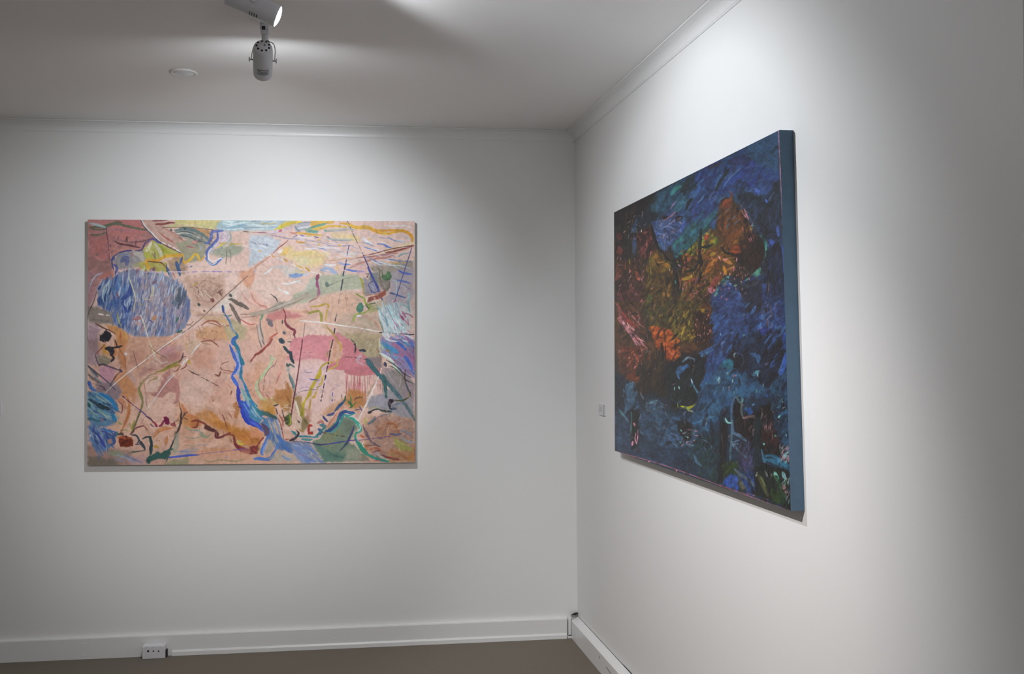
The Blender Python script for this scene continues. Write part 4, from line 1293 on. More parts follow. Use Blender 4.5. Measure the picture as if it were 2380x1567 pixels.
S 303034 18 1 | 1070,1050 1040,1130 1010,1200 970,1280
S 26282c 12 1 | 1030,1170 980,1270 950,1390
S 9c6c54 10 .9 | 1090,700 1105,770
S 5a4450 16 .9 | 1130,900 1150,850 1190,820
S 8a4448 16 .8 | 1150,890 1190,910
S 6a4044 12 .9 | 1145,820 1160,860
S 6a4a3c 14 .9 | 1060,1040 1040,1080
S d08c5c 40 .9 | 820,1100 850,1040 920,1010 1000,1010
S c87c4c 18 .8 | 850,1060 940,1020 1040,1000
S e0b090 50 .6 | 840,1120 900,1200
S c8804c 34 .9 | 950,1110 945,1190
S a86848 8 .9 | 955,1090 970,1150
S c09840 34 .9 | 810,1215 860,1220
S c8946c 16 .8 | 800,1140 810,1080
B 9c6a5c 10 .9 | 840,1145 870,1150 820,1060
P a8a894 .8 12 14 | 1060,1080 1100,1060 1090,1200 1060,1280 1020,1300 1010,1240
S 94a088 18 .9 | 1160,990 1200,1020 1260,1030 1330,1030
S 8fa084 20 .9 | 1330,1080 1390,1110 1440,1080
S 98a088 14 .8 | 1160,1110 1260,1120 1400,1090
S 90a088 22 .8 | 1320,1040 1380,1090
S 8c98a0 10 .8 | 1260,1020 1340,1060
S a89c84 14 .8 | 1160,1200 1260,1210 1300,1200
S 9ca0b4 10 .9 | 1290,1200 1420,1190
S 7c88b4 18 .8 | 1080,1270 1200,1270 1290,1270
P 96a0b4 .6 14 16 | 1040,1300 1160,1240 1320,1240 1300,1290 1160,1310
S 4c68c8 26 .95 | 970,1340 1080,1330 1200,1315 1320,1310
L 5c4cb4 10 .95 | 1300,1305 1560,1275 1860,1240
L 4c5cc4 12 .95 | 980,1345 1300,1310
S 8c9ccc 14 .8 | 1600,1340 1660,1335
P 9c9878 .9 14 18 | 970,1360 1200,1340 1200,1440 940,1440
S a8946c 20 .9 | 1380,1370 1440,1385 1540,1370 1620,1370
S a09468 16 .9 | 1620,1375 1740,1380 1860,1350
P dba283 .6 16 20 | 1200,1260 1900,1250 1900,1360 1350,1350
S d4946c 30 .6 | 1300,1280 1500,1250 1700,1260
P d8a890 .6 16 20 | 1380,1390 1960,1400 1960,1440 1380,1440
P 38605a 1 12 5 | 725,1340 760,1310 830,1270 860,1270 900,1300 940,1270 1010,1230 1020,1240 980,1330 940,1370 860,1360 790,1390 760,1415 730,1400
S 2c4c48 20 .9 | 740,1360 760,1400
S 365a54 34 1 | 760,1110 780,1180 780,1240 770,1310
S 2c3c44 26 1 | 770,1110 785,1180 765,1240 780,1300
S 3c444c 20 1 | 680,1130 720,1110 780,1105
S 3c4450 20 1 | 560,1085 610,1090 640,1140 620,1180
S 343c48 24 1 | 650,1150 690,1200 710,1250
S 3c4c54 20 .95 | 640,1170 700,1230 700,1260
S 4c4458 16 .95 | 600,1190 640,1190
S 4c5450 16 .95 | 530,1285 600,1275 700,1262
S a0b078 8 .9 | 520,1298 600,1290
P 7c3420 1 8 5 | 410,1110 470,1090 560,1110 580,1160 570,1210 500,1225 430,1215 410,1170
S c46c48 26 .9 | 400,1110 460,1110 490,1130
S 602c20 30 .9 | 440,1180 520,1150
S a85838 16 .9 | 500,1120 560,1120
S 8a5c2c 14 .9 | 430,1060 460,1020
S 4c3c38 30 .9 | 400,1080 450,1070 460,1090
S 5a3430 20 .9 | 540,1080 570,1050 590,1020
S 7a3c40 16 .95 | 590,1015 660,985 700,980
S 8c4c44 10 .9 | 700,985 740,1030
S 8a9850 20 .9 | 410,940 450,965
S 98a858 12 .9 | 470,1020 530,1040
S b0888c 10 .9 | 660,960 700,890
S 5c4860 12 .9 | 770,960 800,990
P a8867c .9 14 18 | 55,1200 200,1230 340,1240 560,1290 560,1450 55,1450
P 6c6c60 .7 14 20 | 55,1320 200,1330 400,1380 400,1450 55,1450
P c09a9c .8 14 18 | 480,1330 720,1310 740,1450 560,1450
P 8c9c84 .7 14 16 | 290,1270 420,1260 480,1300 440,1340 300,1320
S 98a4b8 26 .9 | 390,1310 500,1350 600,1400
S 7c88a4 26 .8 | 470,1300 560,1350 680,1400
S 8c94b0 24 .8 | 360,1350 480,1390
P 5f84a8 1 14 14 | 55,600 160,590 300,640 400,740 410,800 350,850 390,910 370,960 280,980 200,1000 240,1040 340,1060 380,1090 340,1200 260,1260 180,1270 100,1150 80,1040 100,940 55,840
H 6ca0bc,4a88b4,88a8b0,4c6a94,8cb4b8,3c5484,3c7484 90 120 22 -40 14 .9 | 60,600 180,600 400,760 390,820 340,900 240,960 100,900
H 4c68ac,5c7cbc,7c94c4,3c4c8c,6c8cb4,9ca8c0 90 120 20 -55 16 .9 | 80,980 240,1000 370,1080 320,1220 180,1270 110,1160
S 4c74b8 40 1 | 90,480 100,540 150,580
S 4458a8 30 1 | 75,480 90,520
S 2c80bc 44 1 | 200,610 300,660 370,730
S 3488c0 34 1 | 330,720 390,780 405,800
S 2c88bc 40 1 | 340,850 370,900 380,930
S 3c74b8 24 .95 | 230,1010 300,1040 380,1050
S 2c3c48 44 1 | 190,730 250,770 310,790
S 2c4454 30 .95 | 80,680 150,720 240,800
S 6c9ca8 30 .9 | 170,780 240,820 320,860
S a8b8a8 18 .9 | 180,800 260,860 330,910
S b0c0b8 14 .9 | 160,640 220,680 280,720
S 98b4b4 14 .9 | 220,640 280,690 340,740
S 2c5454 40 .95 | 70,720 90,760
S 8c6c7c 34 .9 | 210,900 240,920
S 3c6c7c 30 .9 | 60,900 110,900 200,930
S 4450a8 40 .95 | 180,1080 220,1150 260,1220
S d0d0e0 20 .95 | 95,1080 100,1100
S 9cb0d0 20 .9 | 160,1090 200,1150
S 3c5488 30 .95 | 380,1050 350,1110 370,1160 330,1200
S 3c6878 30 .9 | 400,1050 380,1100
P c8907c .9 8 8 | 290,1140 340,1130 340,1180 300,1190
S 6484b8 20 .9 | 120,1180 180,1290 200,1360
S 5f78ac 20 .9 | 160,1200 210,1280 240,1320
T D
P ddb3a2 .8 20 24 | 0,0 260,0 320,200 300,420 200,500 140,600 0,560
P e3c0b8 .9 14 18 | 440,260 700,220 800,200 1060,340 1090,420 1090,560 900,760 780,800 700,850 620,700 500,560
P ddc0d0 .5 20 30 | 600,320 860,280 900,480 700,620 540,560
P d98e94 1 10 8 | 480,-10 900,-10 930,60 880,260 780,220 680,220 520,240 400,230 440,60
P dfa0a0 .5 20 26 | 400,120 700,120 760,230 480,260
P cc7c84 1 8 6 | 1000,-10 1100,-10 1200,60 1300,170 1380,240 1480,330 1500,400 1440,400 1300,410 1160,405 1090,395 1060,350 940,340 860,330 900,250 1040,200 1000,80
P d4868c .7 20 24 | 1040,100 1180,100 1300,280 1120,320
P d8a890 .8 12 14 | 900,10 1040,20 1050,180 980,240 890,260
S cf9478 40 .6 | 960,60 950,200
S c89474 10 .9 | 940,0 1010,40 1030,90
S c8a04c 22 .9 | 980,20 1030,70 1010,130
D b06a70 4 .9 4 | 1100,400 1090,560
H b85c68,c47078,b86470 60 180 5 -89 2 .8 | 1085,440 1300,440 1310,680 1085,660
H b86c70,c88484 26 160 4 -89 2 .7 | 1300,420 1480,400 1540,560 1340,560
L b85c64 6 .9 | 1095,400 1090,500 1085,640
L b85c64 7 .9 | 1180,400 1185,520
L b85c64 6 .9 | 1215,405 1220,560
L b85c64 7 .9 | 1245,405 1255,620
L b85c64 7 .9 | 1300,405 1310,640
L b85c64 5 .9 | 1360,405 1350,520
L b85c64 5 .9 | 1475,400 1480,620
D c89094 6 .8 5 | 235,20 240,180
D c89094 6 .8 5 | 265,20 265,170
D c8949c 7 .8 8 | 210,370 212,640
P dca88c .7 16 20 | 60,260 150,260 140,420 60,540 0,560 0,420
S cf9c80 60 .5 | 70,280 60,420 20,500
P d8a096 .6 14 16 | 330,230 380,240 360,360 300,480 280,500 320,320
S c47c74 14 .8 | 340,370 310,430 285,500
S 9a4c44 26 1 | 240,-10 200,50 130,110
S 96443e 30 1 | 160,90 90,150 40,170
S 9a4c48 20 1 | 60,160 20,210 -10,250
S 5c5c60 12 .9 | 90,0 110,60 120,90
S 5c5c60 14 .9 | 120,0 150,60
S 2f4450 44 1 | 345,15 355,25
S 2c3c44 16 .95 | 345,-10 340,20
S 4c5860 12 .9 | 420,22 455,22
P 2c4048 1 5 3 | 350,65 380,70 430,130 460,130 470,180 490,270 470,270 440,220 425,160 370,110
S 33474c 20 1 | 370,80 410,130
S 3c5850 22 1 | 405,270 420,300 440,280 490,310
S 6c948c 12 .9 | 450,290 490,315
S 3c5058 12 .9 | 410,270 400,300
S 9cb4b0 18 .9 | 415,310 430,380
S 6c8c90 26 .95 | 435,390 465,460 485,520 500,580
S 4c6468 14 .9 | 430,380 440,440 470,520 495,620
S a8a8a8 20 .8 | 480,550 510,620
S b8c89c 34 .9 | 215,190 240,220 210,290 180,350
S b4cc9c 34 .9 | 190,320 140,390 110,440 60,500
S bcd0a4 34 .9 | 60,480 60,560 90,620 130,680 180,710
S b0c88c 20 .9 | 160,660 175,720
S c8d8b0 24 .7 | 230,200 270,220
S 90a890 14 .9 | 210,180 240,200
S b4d090 30 .8 | 230,660 250,700 290,730
S 8a6468 9 .9 | 290,230 270,280 200,340 150,420
D 8a4c50 9 .9 4 | 150,420 145,500 140,570
S b07c70 12 .8 | 100,440 85,500 100,580 150,650
S 9c5c54 12 .9 | 165,620 200,660 220,700
P c89858 .9 20 22 | 90,680 200,670 260,720 280,800 290,860 230,900 110,800
P c88c3c .8 12 16 | 180,760 270,760 280,860 230,890 160,820
P b8844c .95 18 20 | 400,560 460,560 480,640 450,800 420,820 350,800 300,740 240,690 260,640 330,640
P b87c48 .9 12 14 | 265,560 330,570 400,560 400,480 430,500 470,620 460,700 300,680
S a87044 24 .8 | 410,490 430,560 450,600
S 8a5c38 30 .7 | 400,640 440,720 420,800
P 9c8050 .9 12 14 | 490,660 560,640 590,800 560,880 520,800
S c09a34 40 1 | 790,340 780,400 740,460
P c4ae30 1 6 5 | 780,340 810,340 800,400 750,480 700,570 690,640 620,700 610,760 580,790 580,720 650,620 660,560 700,500 750,400
S b8a040 22 1 | 780,335 820,290 870,265 940,255
S c4a850 22 1 | 870,350 930,320 980,290 990,240
S b89c4c 16 1 | 980,250 1000,215
S d0b04c 24 1 | 830,400 810,460 800,520
S ccb068 18 .9 | 820,440 760,550 740,610
S c8a44c 26 1 | 740,600 720,650 690,665
S c4a044 22 1 | 680,680 670,740 665,800
P a89c34 .95 6 6 | 580,760 610,780 600,880 570,900 550,820
S 8c8030 26 .9 | 585,790 575,880
L 6c3038 11 1 | 585,0 575,80 550,250
L 70303c 14 1 | 555,240 530,400 505,560
L 6c2c34 16 1 | 505,560 480,700 455,860 435,980
D 2c2430 15 1 5 | 935,0 900,140
D 2a2430 17 1 7 | 900,140 880,280
D 2c2834 15 1 5 | 875,290 845,440
D 2c2834 12 1 4 | 845,440 815,610
D 2c2834 11 .95 3 | 812,620 788,745
D 8c5864 6 .8 3 | 575,140 700,150
S 4c50a8 12 .95 | 665,445 710,455 760,450
S 8c7cb0 10 .9 | 730,475 790,460
S 7c7888 10 .9 | 610,360 640,375 700,370
S 9c8c9c 8 .8 | 640,340 600,350
S a890b0 8 .8 | 530,590 600,540 680,555 740,570
S 8a7c84 9 .9 | 520,610 600,580 700,570 770,560
S 7c6c94 14 .8 | 495,640 520,620
S 8a7470 9 .9 | 740,545 800,525
S a8849c 8 .8 | 900,600 940,560 970,540
S 9c8ca8 8 .7 | 960,510 1020,530
D 4450a8 14 .95 3 | 930,600 925,700
D 4c5468 8 .9 3 | 1035,620 1035,660
S a09450 12 .8 | 880,130 860,200
P b8783c .8 24 26 | 1090,580 1160,560 1300,600 1330,640 1320,740 1230,800 1150,780 1060,740 1060,660
P c0885c .6 20 24 | 800,800 960,700 1060,640 1040,740 900,860 800,860
S 3c7c50 14 .95 | 1140,640 1140,760
S 3c6c40 30 .95 | 1110,700 1150,750 1130,780
S 4c7438 14 .9 | 1200,710 1160,760
S 2c5440 22 .9 | 1050,720 1070,690 1080,640
S 6c4c3c 16 .8 | 1180,680 1220,660 1270,655
S 8a5444 14 .8 | 1200,660 1180,690
P 9f9ca4 .95 14 18 | 1390,640 1500,620 1520,560 1600,560 1700,600 1860,560 1880,900 1700,880 1600,820 1400,780 1340,800 1320,740
P a8a4b4 .7 20 24 | 1420,640 1600,660 1600,780 1420,780
P a49098 .95 12 14 | 1500,320 1700,340 1800,420 1880,500 1880,700 1700,640 1540,460
P 968e8c .8 14 16 | 1560,340 1700,350 1780,500 1760,640 1640,560 1540,420
S b0a8ac 24 .8 | 1560,360 1600,440 1680,540
S 8a8074 22 .8 | 1620,360 1700,400 1760,500
S 9c8c80 12 .8 | 1550,330 1540,420 1600,500
S b8aca8 14 .8 | 1700,540 1720,460 1720,420
P b0a081 1 10 10 | 1140,-10 1470,-10 1480,60 1500,200 1500,300 1440,320 1360,260 1330,200 1240,120 1180,60
P a89878 .7 16 18 | 1200,0 1400,0 1400,150 1260,100
P 8c7c80 .95 10 12 | 1330,190 1500,200 1500,310 1460,330 1400,290 1330,230
S c4b490 24 .6 | 1380,20 1330,140
S 34303c 18 .95 | 1190,40 1195,100 1185,150
S 2c3448 30 1 | 1240,120 1280,120 1310,130
S 3a3a44 10 .9 | 1140,-5 1180,30
S 38343c 20 .9 | 1190,40 1180,60
D 6c3c44 11 .95 5 | 1080,195 1200,205 1310,225
B 2c4c58 30 .9 | 1330,230
H c0a0ac,b8a8b0,d0b8bc 12 80 12 60 8 .8 | 1200,220 1270,170 1300,280 1220,270
S b8b0bc 16 .8 | 1210,230 1260,160
S c8b8c0 16 .8 | 1210,250 1300,290
L 2f5c68 44 1 | 1340,240 1420,340 1500,440
L 3f6870 50 1 | 1330,250 1440,370 1560,500
L 4c7078 46 1 | 1540,470 1650,590 1740,700
L 587880 34 1 | 1700,650 1800,780 1880,920
S 3a6464 40 1 | 1510,390 1535,450 1540,560 1550,660
S 4c7474 24 .9 | 1500,420 1520,520
S 4c5c50 10 .9 | 1370,225 1400,280
L f0e6e4 11 1 | 1495,325 1480,380
L f0e6e4 11 .95 | 1460,420 1400,560 1330,710
L f0e6e4 14 1 | 1340,680 1290,790 1240,900
D f0e6e4 16 1 4 | 1440,480 1330,720 1200,950
L e8e4e4 15 1 | 1230,920 1160,1060 1090,1200
S b89c84 26 .8 | 1330,640 1370,560 1410,500
P b89890 .9 8 8 | 1490,240 1525,260 1520,340 1500,400 1480,380 1500,320
S 8c6450 12 .9 | 1490,250 1480,180 1440,100
S b8a868 14 .9 | 1450,0 1470,80 1480,140
S e0dcc8 22 .9 | 1470,-10 1475,80 1485,140
P 8c8cbc .95 14 14 | 1480,0 1880,0 1880,440 1800,400 1700,320 1600,220 1500,150
H 8c6ca0,a87c9c,7c8cc0,4c7cc0,5c9cbc,b898b0 90 140 20 -40 12 .9 | 1500,20 1880,0 1880,420 1740,340 1560,200
P b06a8c .6 14 16 | 1600,0 1700,40 1880,200 1880,360 1740,260 1620,140
S 5c98b8 60 .95 | 1500,40 1580,90 1680,140
S 4c90c4 50 .95 | 1540,60 1620,110 1690,150
S 3c6cc8 30 .95 | 1640,0 1740,80 1780,120
S 3c70d0 36 .95 | 1760,190 1810,250 1850,340
S 4c80d0 30 .95 | 1830,20 1870,90
S dce4e8 20 .95 | 1540,-10 1600,10 1680,20
S dce4ec 14 .95 | 1740,10 1800,20
S 9c7ca8 20 .9 | 1700,100 1800,190 1870,260
S 8c9ccc 20 .9 | 1640,180 1740,220 1830,330
S cfe0dc 24 1 | 1470,150 1540,190 1600,210
S dce8e4 26 1 | 1500,160 1580,210 1640,260
S c8dcd8 24 1 | 1600,240 1660,320 1750,380
S 5c8c8c 16 .95 | 1540,80 1600,160 1590,200
S b4c4a0 30 .7 | 1490,50 1520,120
S a8783c 20 .9 | 1550,120 1590,130
S 4c5a58 16 .95 | 1550,230 1620,270 1700,330 1760,390
S 5c4c68 18 .95 | 1680,320 1760,390 1840,430
S 4c6450 12 .9 | 1570,300 1640,320 1760,430
S 4a4c48 14 .95 | 1740,430 1800,470 1870,500
B 3c3c54 30 .95 | 1540,270 1540,290
S 8a6450 12 .9 | 1640,230 1700,260 1740,300
S 9c4c74 14 .8 | 1860,60 1875,240
S 4c3c3c 14 1 | 1770,340 1765,420 1775,500
S 4c5c64 20 1 | 1775,490 1800,560 1830,620 1810,660
S 3c4454 22 1 | 1820,590 1830,640
S a89838 12 .95 | 1800,590 1820,640 1770,680
S 4a4420 16 .95 | 1810,655 1740,690 1640,690
P 2c1c2c 1 5 3 | 1590,680 1630,675 1640,700 1610,730 1600,780 1580,770 1575,710
S 2c2c34 16 1 | 1600,730 1590,780 1610,800
S 34405c 30 .95 | 1600,790 1670,785
S 3a3c38 16 1 | 1345,840 1380,810 1440,790 1500,800
S 2c3c3c 30 1 | 1480,800 1550,815 1610,815
S 2c2c34 26 1 | 1340,835 1380,815
S a8b060 10 .9 | 1360,790 1400,770 1470,780
S 5c7c94 16 .9 | 1620,760 1680,730 1720,730
S 3c5c88 26 .9 | 1490,865 1560,850
S 587c8c 20 .9 | 1560,850 1620,820
P b89484 .95 18 22 | 1380,880 1600,840 1800,900 1880,900 1880,1380 1600,1380 1350,1280 1300,1050 1330,960
P b47c5c .7 20 24 | 1440,930 1700,920 1720,1080 1560,1140 1440,1080
P b8885c .8 20 24 | 1640,1240 1880,1220 1880,1400 1560,1390 1500,1260
S 9c6c5c 16 .8 | 1460,1110 1420,1080 1500,1000 1580,990
H a87464,9c8478,c09c84,b07860,8a6c74 70 90 12 30 35 .7 | 1400,900 1840,900 1860,1180 1560,1240 1420,1100
S a8643c 24 .8 | 1550,960 1640,960 1700,1060
S 7c6470 24 .9 | 1280,970 1310,1060 1350,1130
S 6f5c68 26 .9 | 1320,1040 1370,1150 1470,1215
S 8a6468 14 .8 | 1380,950 1460,880 1500,870
S 5c7484 26 .9 | 1340,960 1400,920 1420,880
S b8b060 30 .7 | 1310,890 1310,960
S c0d080 16 .7 | 1320,900 1310,950
D 54408c 10 .95 6 | 1230,1145 1400,1125 1600,1098
S 686484 30 .9 | 1590,1070 1660,1080 1720,1070
S 8c98a4 30 .9 | 1720,1030 1800,1060 1850,1080
S a4acb4 26 .9 | 1720,1110 1780,1150 1870,1170
S 9c7c80 16 .8 | 1740,1040 1820,1090 1870,1120
S c09c90 14 .8 | 1560,900 1640,860
P a8a45c .95 12 14 | 1640,1110 1760,1170 1860,1240 1860,1270 1720,1260 1650,1200
S b4b074 22 .8 | 1680,1150 1780,1210
P c47c50 .9 12 12 | 1280,1190 1360,1190 1340,1250 1290,1220
S c86c4c 30 .9 | 1250,1090 1290,1110
S d08c6c 26 .9 | 1340,1240 1440,1260
S 6f5450 12 .9 | 1310,1210 1400,1200 1480,1215
P 9f7c70 .7 14 16 | 1360,1240 1560,1260 1560,1380 1440,1380
S b8684c 24 .9 | 1360,1250 1440,1230 1500,1270
S 7c4c48 12 .9 | 1390,1300 1450,1260 1500,1280
S 6c2c38 14 .95 | 1500,1310 1600,1350 1700,1372
S a4443c 14 .9 | 1560,1330 1640,1345 1720,1370
S a89ca0 40 .8 | 1400,1300 1470,1300
S b8704c 40 .7 | 1600,1260 1720,1300 1800,1360
S c8803c 40 .7 | 1860,1300 1800,1370
S c8743c 14 .9 | 1870,1180 1880,1300 1870,1390
P 7a8c78 1 14 14 | 800,1060 860,1000 960,960 1030,880 1100,880 1180,920 1220,1000 1180,1080 1130,1180 1180,1200 1260,1280 1340,1330 1360,1390 1100,1390 820,1390 780,1300 700,1180 760,1120
P 848c68 .8 20 24 | 850,1000 1000,980 1040,1100 900,1160 800,1120
P 6c7468 .7 20 24 | 1040,900 1180,930 1160,1060 1060,1060
P 8f9070 .6 20 24 | 760,1150 900,1140 960,1200 800,1200
P 5f8478 .8 20 24 | 700,1190 800,1210 900,1280 1080,1300 1060,1390 840,1390 780,1280
P a8a894 .7 20 24 | 1080,1230 1200,1240 1300,1330 1240,1390 1080,1380
S 4f7468 30 .7 | 860,1260 960,1320 1060,1340
P d8a48c 1 8 7 | 860,990 880,960 960,860 1000,780 1040,750 1120,770 1180,800 1260,790 1240,830 1160,820 1080,780 1010,850 960,940 900,1000 860,1030
S c8846c 14 .9 | 850,960 870,990 930,900 990,820
S c07c6c 30 .9 | 760,950 800,930 830,950
S 2c4c84 40 1 | 850,1040 900,1030 960,980 1000,900
S 2c5088 44 1 | 990,910 1030,840 1090,810
S 2f5c94 34 1 | 1080,820 1140,830 1180,830
S 3c98a0 20 1 | 900,1060 960,1030 1020,940 1060,860 1120,860 1190,840
S 2f7c88 20 .95 | 960,960 1010,870
S 34486c 34 .95 | 960,810 1000,760 1050,710
S 3c5c8c 22 .95 | 980,780 1040,730 1060,690
S 3c4c84 30 .9 | 870,860 920,850 950,830
S 343c78 24 .95 | 820,870 850,910 870,930
S 3c7c8c 40 .95 | 790,970 830,980 840,1010
S 2c4c94 44 .95 | 770,1020 800,1050 760,1080
S 3c7c80 26 .95 | 840,990 790,1050 740,1090
S 3c8898 30 1 | 540,1100 640,1105 700,1115 760,1100
S 48909c 24 .95 | 570,1130 660,1140 700,1130
S d8b8b0 16 .95 | 570,1115 680,1120 760,1130 800,1090 820,1050
S 4c3c7c 14 .9 | 1240,760 1270,810
S 4c4c74 12 .9 | 1190,800 1250,790
D 5c3434 12 .95 6 | 810,1055 920,1075 1070,1102
S 3a9c8c 30 1 | 1080,870 1120,880 1180,910 1240,960
S 46a894 34 1 | 1180,920 1240,980 1250,1030 1200,1070
S 3c9c88 30 1 | 1210,1050 1190,1100 1210,1160 1240,1220
S 34947c 50 1 | 1230,1170 1270,1240 1340,1310
S 3c9484 34 1 | 1320,1300 1400,1340 1500,1370 1580,1385
S c8e4dc 10 .95 | 1110,880 1170,880 1210,920
S d0e8e0 10 .95 | 1240,960 1250,1010 1220,1050
S d4e4dc 12 .95 | 1290,1165 1275,1190 1290,1220
S c8e0d8 10 .9 | 1440,1300 1520,1350 1580,1370
S 4c4c74 24 1 | 1180,980 1150,1060 1110,1140
S 3c4878 24 1 | 1140,1080 1110,1150 1060,1220
S 3c4c64 14 .95 | 1080,1190 1040,1240 1005,1265
S 5c3c98 12 .9 | 1060,1155 1160,1145 1230,1140
S 40406c 16 1 | 480,1160 600,1165 700,1180
S 40406c 16 1 | 700,1180 780,1195 880,1185
S 44489c 14 1 | 860,1190 960,1175 1080,1155
S 4c3c4c 14 .95 | 440,1140 500,1110 530,1080
S 3a3038 26 1 | 440,1150 490,1130 540,1070 520,1030
P 7c4438 1 5 4 | 640,970 690,965 700,985 660,990 660,1050 705,1045 705,1080 645,1080
S b8342c 30 1 | 650,980 690,975
S b0302c 26 1 | 655,980 655,1060
S b0342c 26 1 | 655,1065 700,1058
P 8c7850 .9 12 14 | 560,880 640,860 670,920 640,1000 600,1050 560,1040
P b88470 .6 12 14 | 600,780 680,800 690,930 640,940
S 6c6438 30 .9 | 600,900 640,960
S 4c3c38 24 .9 | 500,890 530,930 560,940
P 5c6838 1 8 8 | 360,880 420,830 460,840 460,960 430,980 390,960
S 3c4c2c 26 .9 | 400,880 410,960
S c0b844 14 .9 | 440,860 450,940 430,970
P d8b8a4 1 6 5 | 460,870 500,870 530,930 560,980 570,1040 530,1040 490,980 470,940
S ecdcd4 16 .9 | 500,700 520,780 550,880
S dcd8c0 20 .95 | 500,700 530,780 550,870
L e4dcd0 10 .95 | 510,700 560,890
S c8b0a0 14 .9 | 550,860 565,960 570,1040
S a8844c 20 .8 | 540,1020 600,1050
P dcb4a0 1 8 7 | 280,740 320,730 350,800 370,820 430,840 380,880 370,940 400,1040 430,1130 380,1160 350,1040 310,900 280,820
S 8c3c38 12 .95 | 310,900 340,980 360,1080 370,1130
S b05c50 22 .9 | 320,860 360,920 360,980
S a04c44 12 .9 | 380,1140 430,1130
S 5c3430 14 .95 | 350,800 370,870 400,960
S 2c2c38 16 .95 | 255,750 290,745 310,735
S 5c2c30 14 .9 | 280,780 300,850
P 5f7cac 1 10 10 | 110,960 200,880 290,900 310,1000 350,1120 400,1160 500,1200 480,1270 380,1260 330,1270 250,1200 180,1090 140,1030
H 7c94b8,6484bc,9cacc0,b8b4b8,5c78a8,8ca4c8 60 150 20 -70 10 .9 | 190,900 300,910 340,1100 300,1200 220,1100
P 3c5c5c .9 10 10 | 90,810 180,820 290,880 290,910 200,880 120,860
S 2f8494 50 .95 | 40,770 90,830 160,850
S 4c6868 30 .9 | 130,840 220,860 290,890
S 3c4c4c 20 .8 | 200,840 290,900
S c8a890 26 .9 | 260,920 290,1010 310,1100
S c4ac98 20 .9 | 190,910 220,980 250,1060
S b8b8bc 24 .8 | 240,930 270,1020
S 4c74b8 44 .95 | 290,1080 340,1150 400,1240 470,1290
S 5c84c8 30 .95 | 330,1150 280,1250 240,1300
S 4c78cc 44 1 | 250,1290 230,1340 160,1370
S 4878d0 40 1 | 200,1080 160,1180 120,1270 130,1310
S 88a4d8 24 .9 | 190,1140 150,1230 130,1300
S 4c7ccc 30 1 | 30,1355 100,1350 180,1360
S 5c80d0 20 .9 | 80,1370 160,1365 240,1350
S b8a898 60 .8 | 220,1160 180,1270
P a8a098 .8 14 16 | 190,1130 260,1180 240,1280 180,1330 150,1280
P b8b0a4 .8 16 18 | 330,1270 480,1290 560,1380 300,1400 200,1380 280,1300
S 5c3c5c 30 .9 | 120,960 190,1020 170,1090
P 5c4c68 .9 10 10 | 110,960 200,1010 200,1080 140,1090
P 8c98b8 .95 14 16 | 440,1170 660,1180 720,1240 780,1320 820,1400 560,1400 480,1290
H 6c8cc8,a8a8b0,8ca4c8,b8b0ac,7c88b0 40 180 22 -38 10 .85 | 480,1190 660,1190 790,1370 600,1390 520,1280
S 7c94c8 26 .9 | 480,1230 560,1260 640,1310
S 6c8cc4 30 .9 | 580,1210 680,1250 740,1300
S 8c7cac 14 .9 | 520,1290 600,1320 620,1370
S 7094d4 20 .9 | 350,1320 400,1350 450,1370
P d8946c 1 12 14 | -10,990 60,1000 120,1060 130,1110 60,1200 -10,1220
P b87434 .9 12 14 | -10,1130 100,1110 90,1180 -10,1200
P 7c3434 .95 10 10 | -10,1220 60,1200 90,1240 60,1290 -10,1300
S 8a3c34 24 .9 | 50,1240 100,1160 140,1110
S c04c3c 14 .9 | 20,1240 60,1270
S a89438 14 .8 | 80,1270 100,1200
S 3c4cc0 50 1 | -10,900 50,950 110,1000
S 4c6cd8 30 1 | -10,940 60,970 130,1040
S 3a88b8 40 1 | -20,690 10,720 30,760
P 4c8cb4 1 6 6 | -20,700 30,760 80,840 130,900 100,960 40,930 -20,880
S 88b4cc 24 .9 | 0,800 60,880
S a4c0c8 20 .9 | 10,760 60,840 110,900
S 4c88b8 26 .9 | 100,860 180,940 200,1000
S 3a8494 20 .95 | 455,1040 500,1060 510,1100
S 3c8894 26 .9 | 470,1040 500,1080
P c8b0b0 .6 14 16 | 500,1130 600,1150 690,1170 600,1170
S c88c84 60 .3 | 1240,1340 1400,1380
S c86c6c 16 .8 | 1400,1380 1480,1375
T U
H e6e8ee,d8dce8,8c98c4,a8a4c8 46 60 5 -14 8 .8 | 1290,110 1780,180 1760,330 1560,300 1280,150
H dfe4ec,6c84c0,c4ccd8 24 60 5 -14 8 .85 | 1700,120 2010,130 2000,330 1820,310
H e8ecf0,c8d8e4 16 50 6 -24 10 .8 | 1010,120 1200,150 1130,260 1010,240
H b8cdd4,dbe6e8,9cb4c4 24 60 7 8 8 .8 | 840,40 1180,36 1170,90 840,90
H 6a5a68,7a6a60,9a8c8c 16 36 5 -40 30 .7 | 560,90 800,90 780,180 620,180
H c8b8a8,e6dcd4 14 50 5 -40 12 .7 | 640,420 860,500 760,570 640,540
H a87c68,8c5c4c,c08c70 24 40 4 20 50 .7 | 640,640 880,640 870,800 640,790
H a8705c,c89480,8a5c50 24 50 5 45 30 .6 | 330,840 620,760 620,930 400,960
H 7c5a54,a87c6c 16 40 4 60 40 .6 | 40,780 200,700 220,980 60,940
H 9c7c6c,c8a48c,d8b89c,b08468 40 50 7 30 50 .6 | 1720,1240 2030,1230 2030,1540 1760,1480
H c8b4ac,a8a0a8,d8c8c4 20 60 6 -20 50 .6 | 1740,440 2020,420 2020,640 1840,640
H b0a49c,8f8d94 20 80 10 -40 20 .5 | 1850,960 2030,980 2030,1260 1760,1180
H f0e4dc,dcb49c 16 60 6 60 40 .5 | 1180,1180 1340,1160 1340,1300 1180,1320
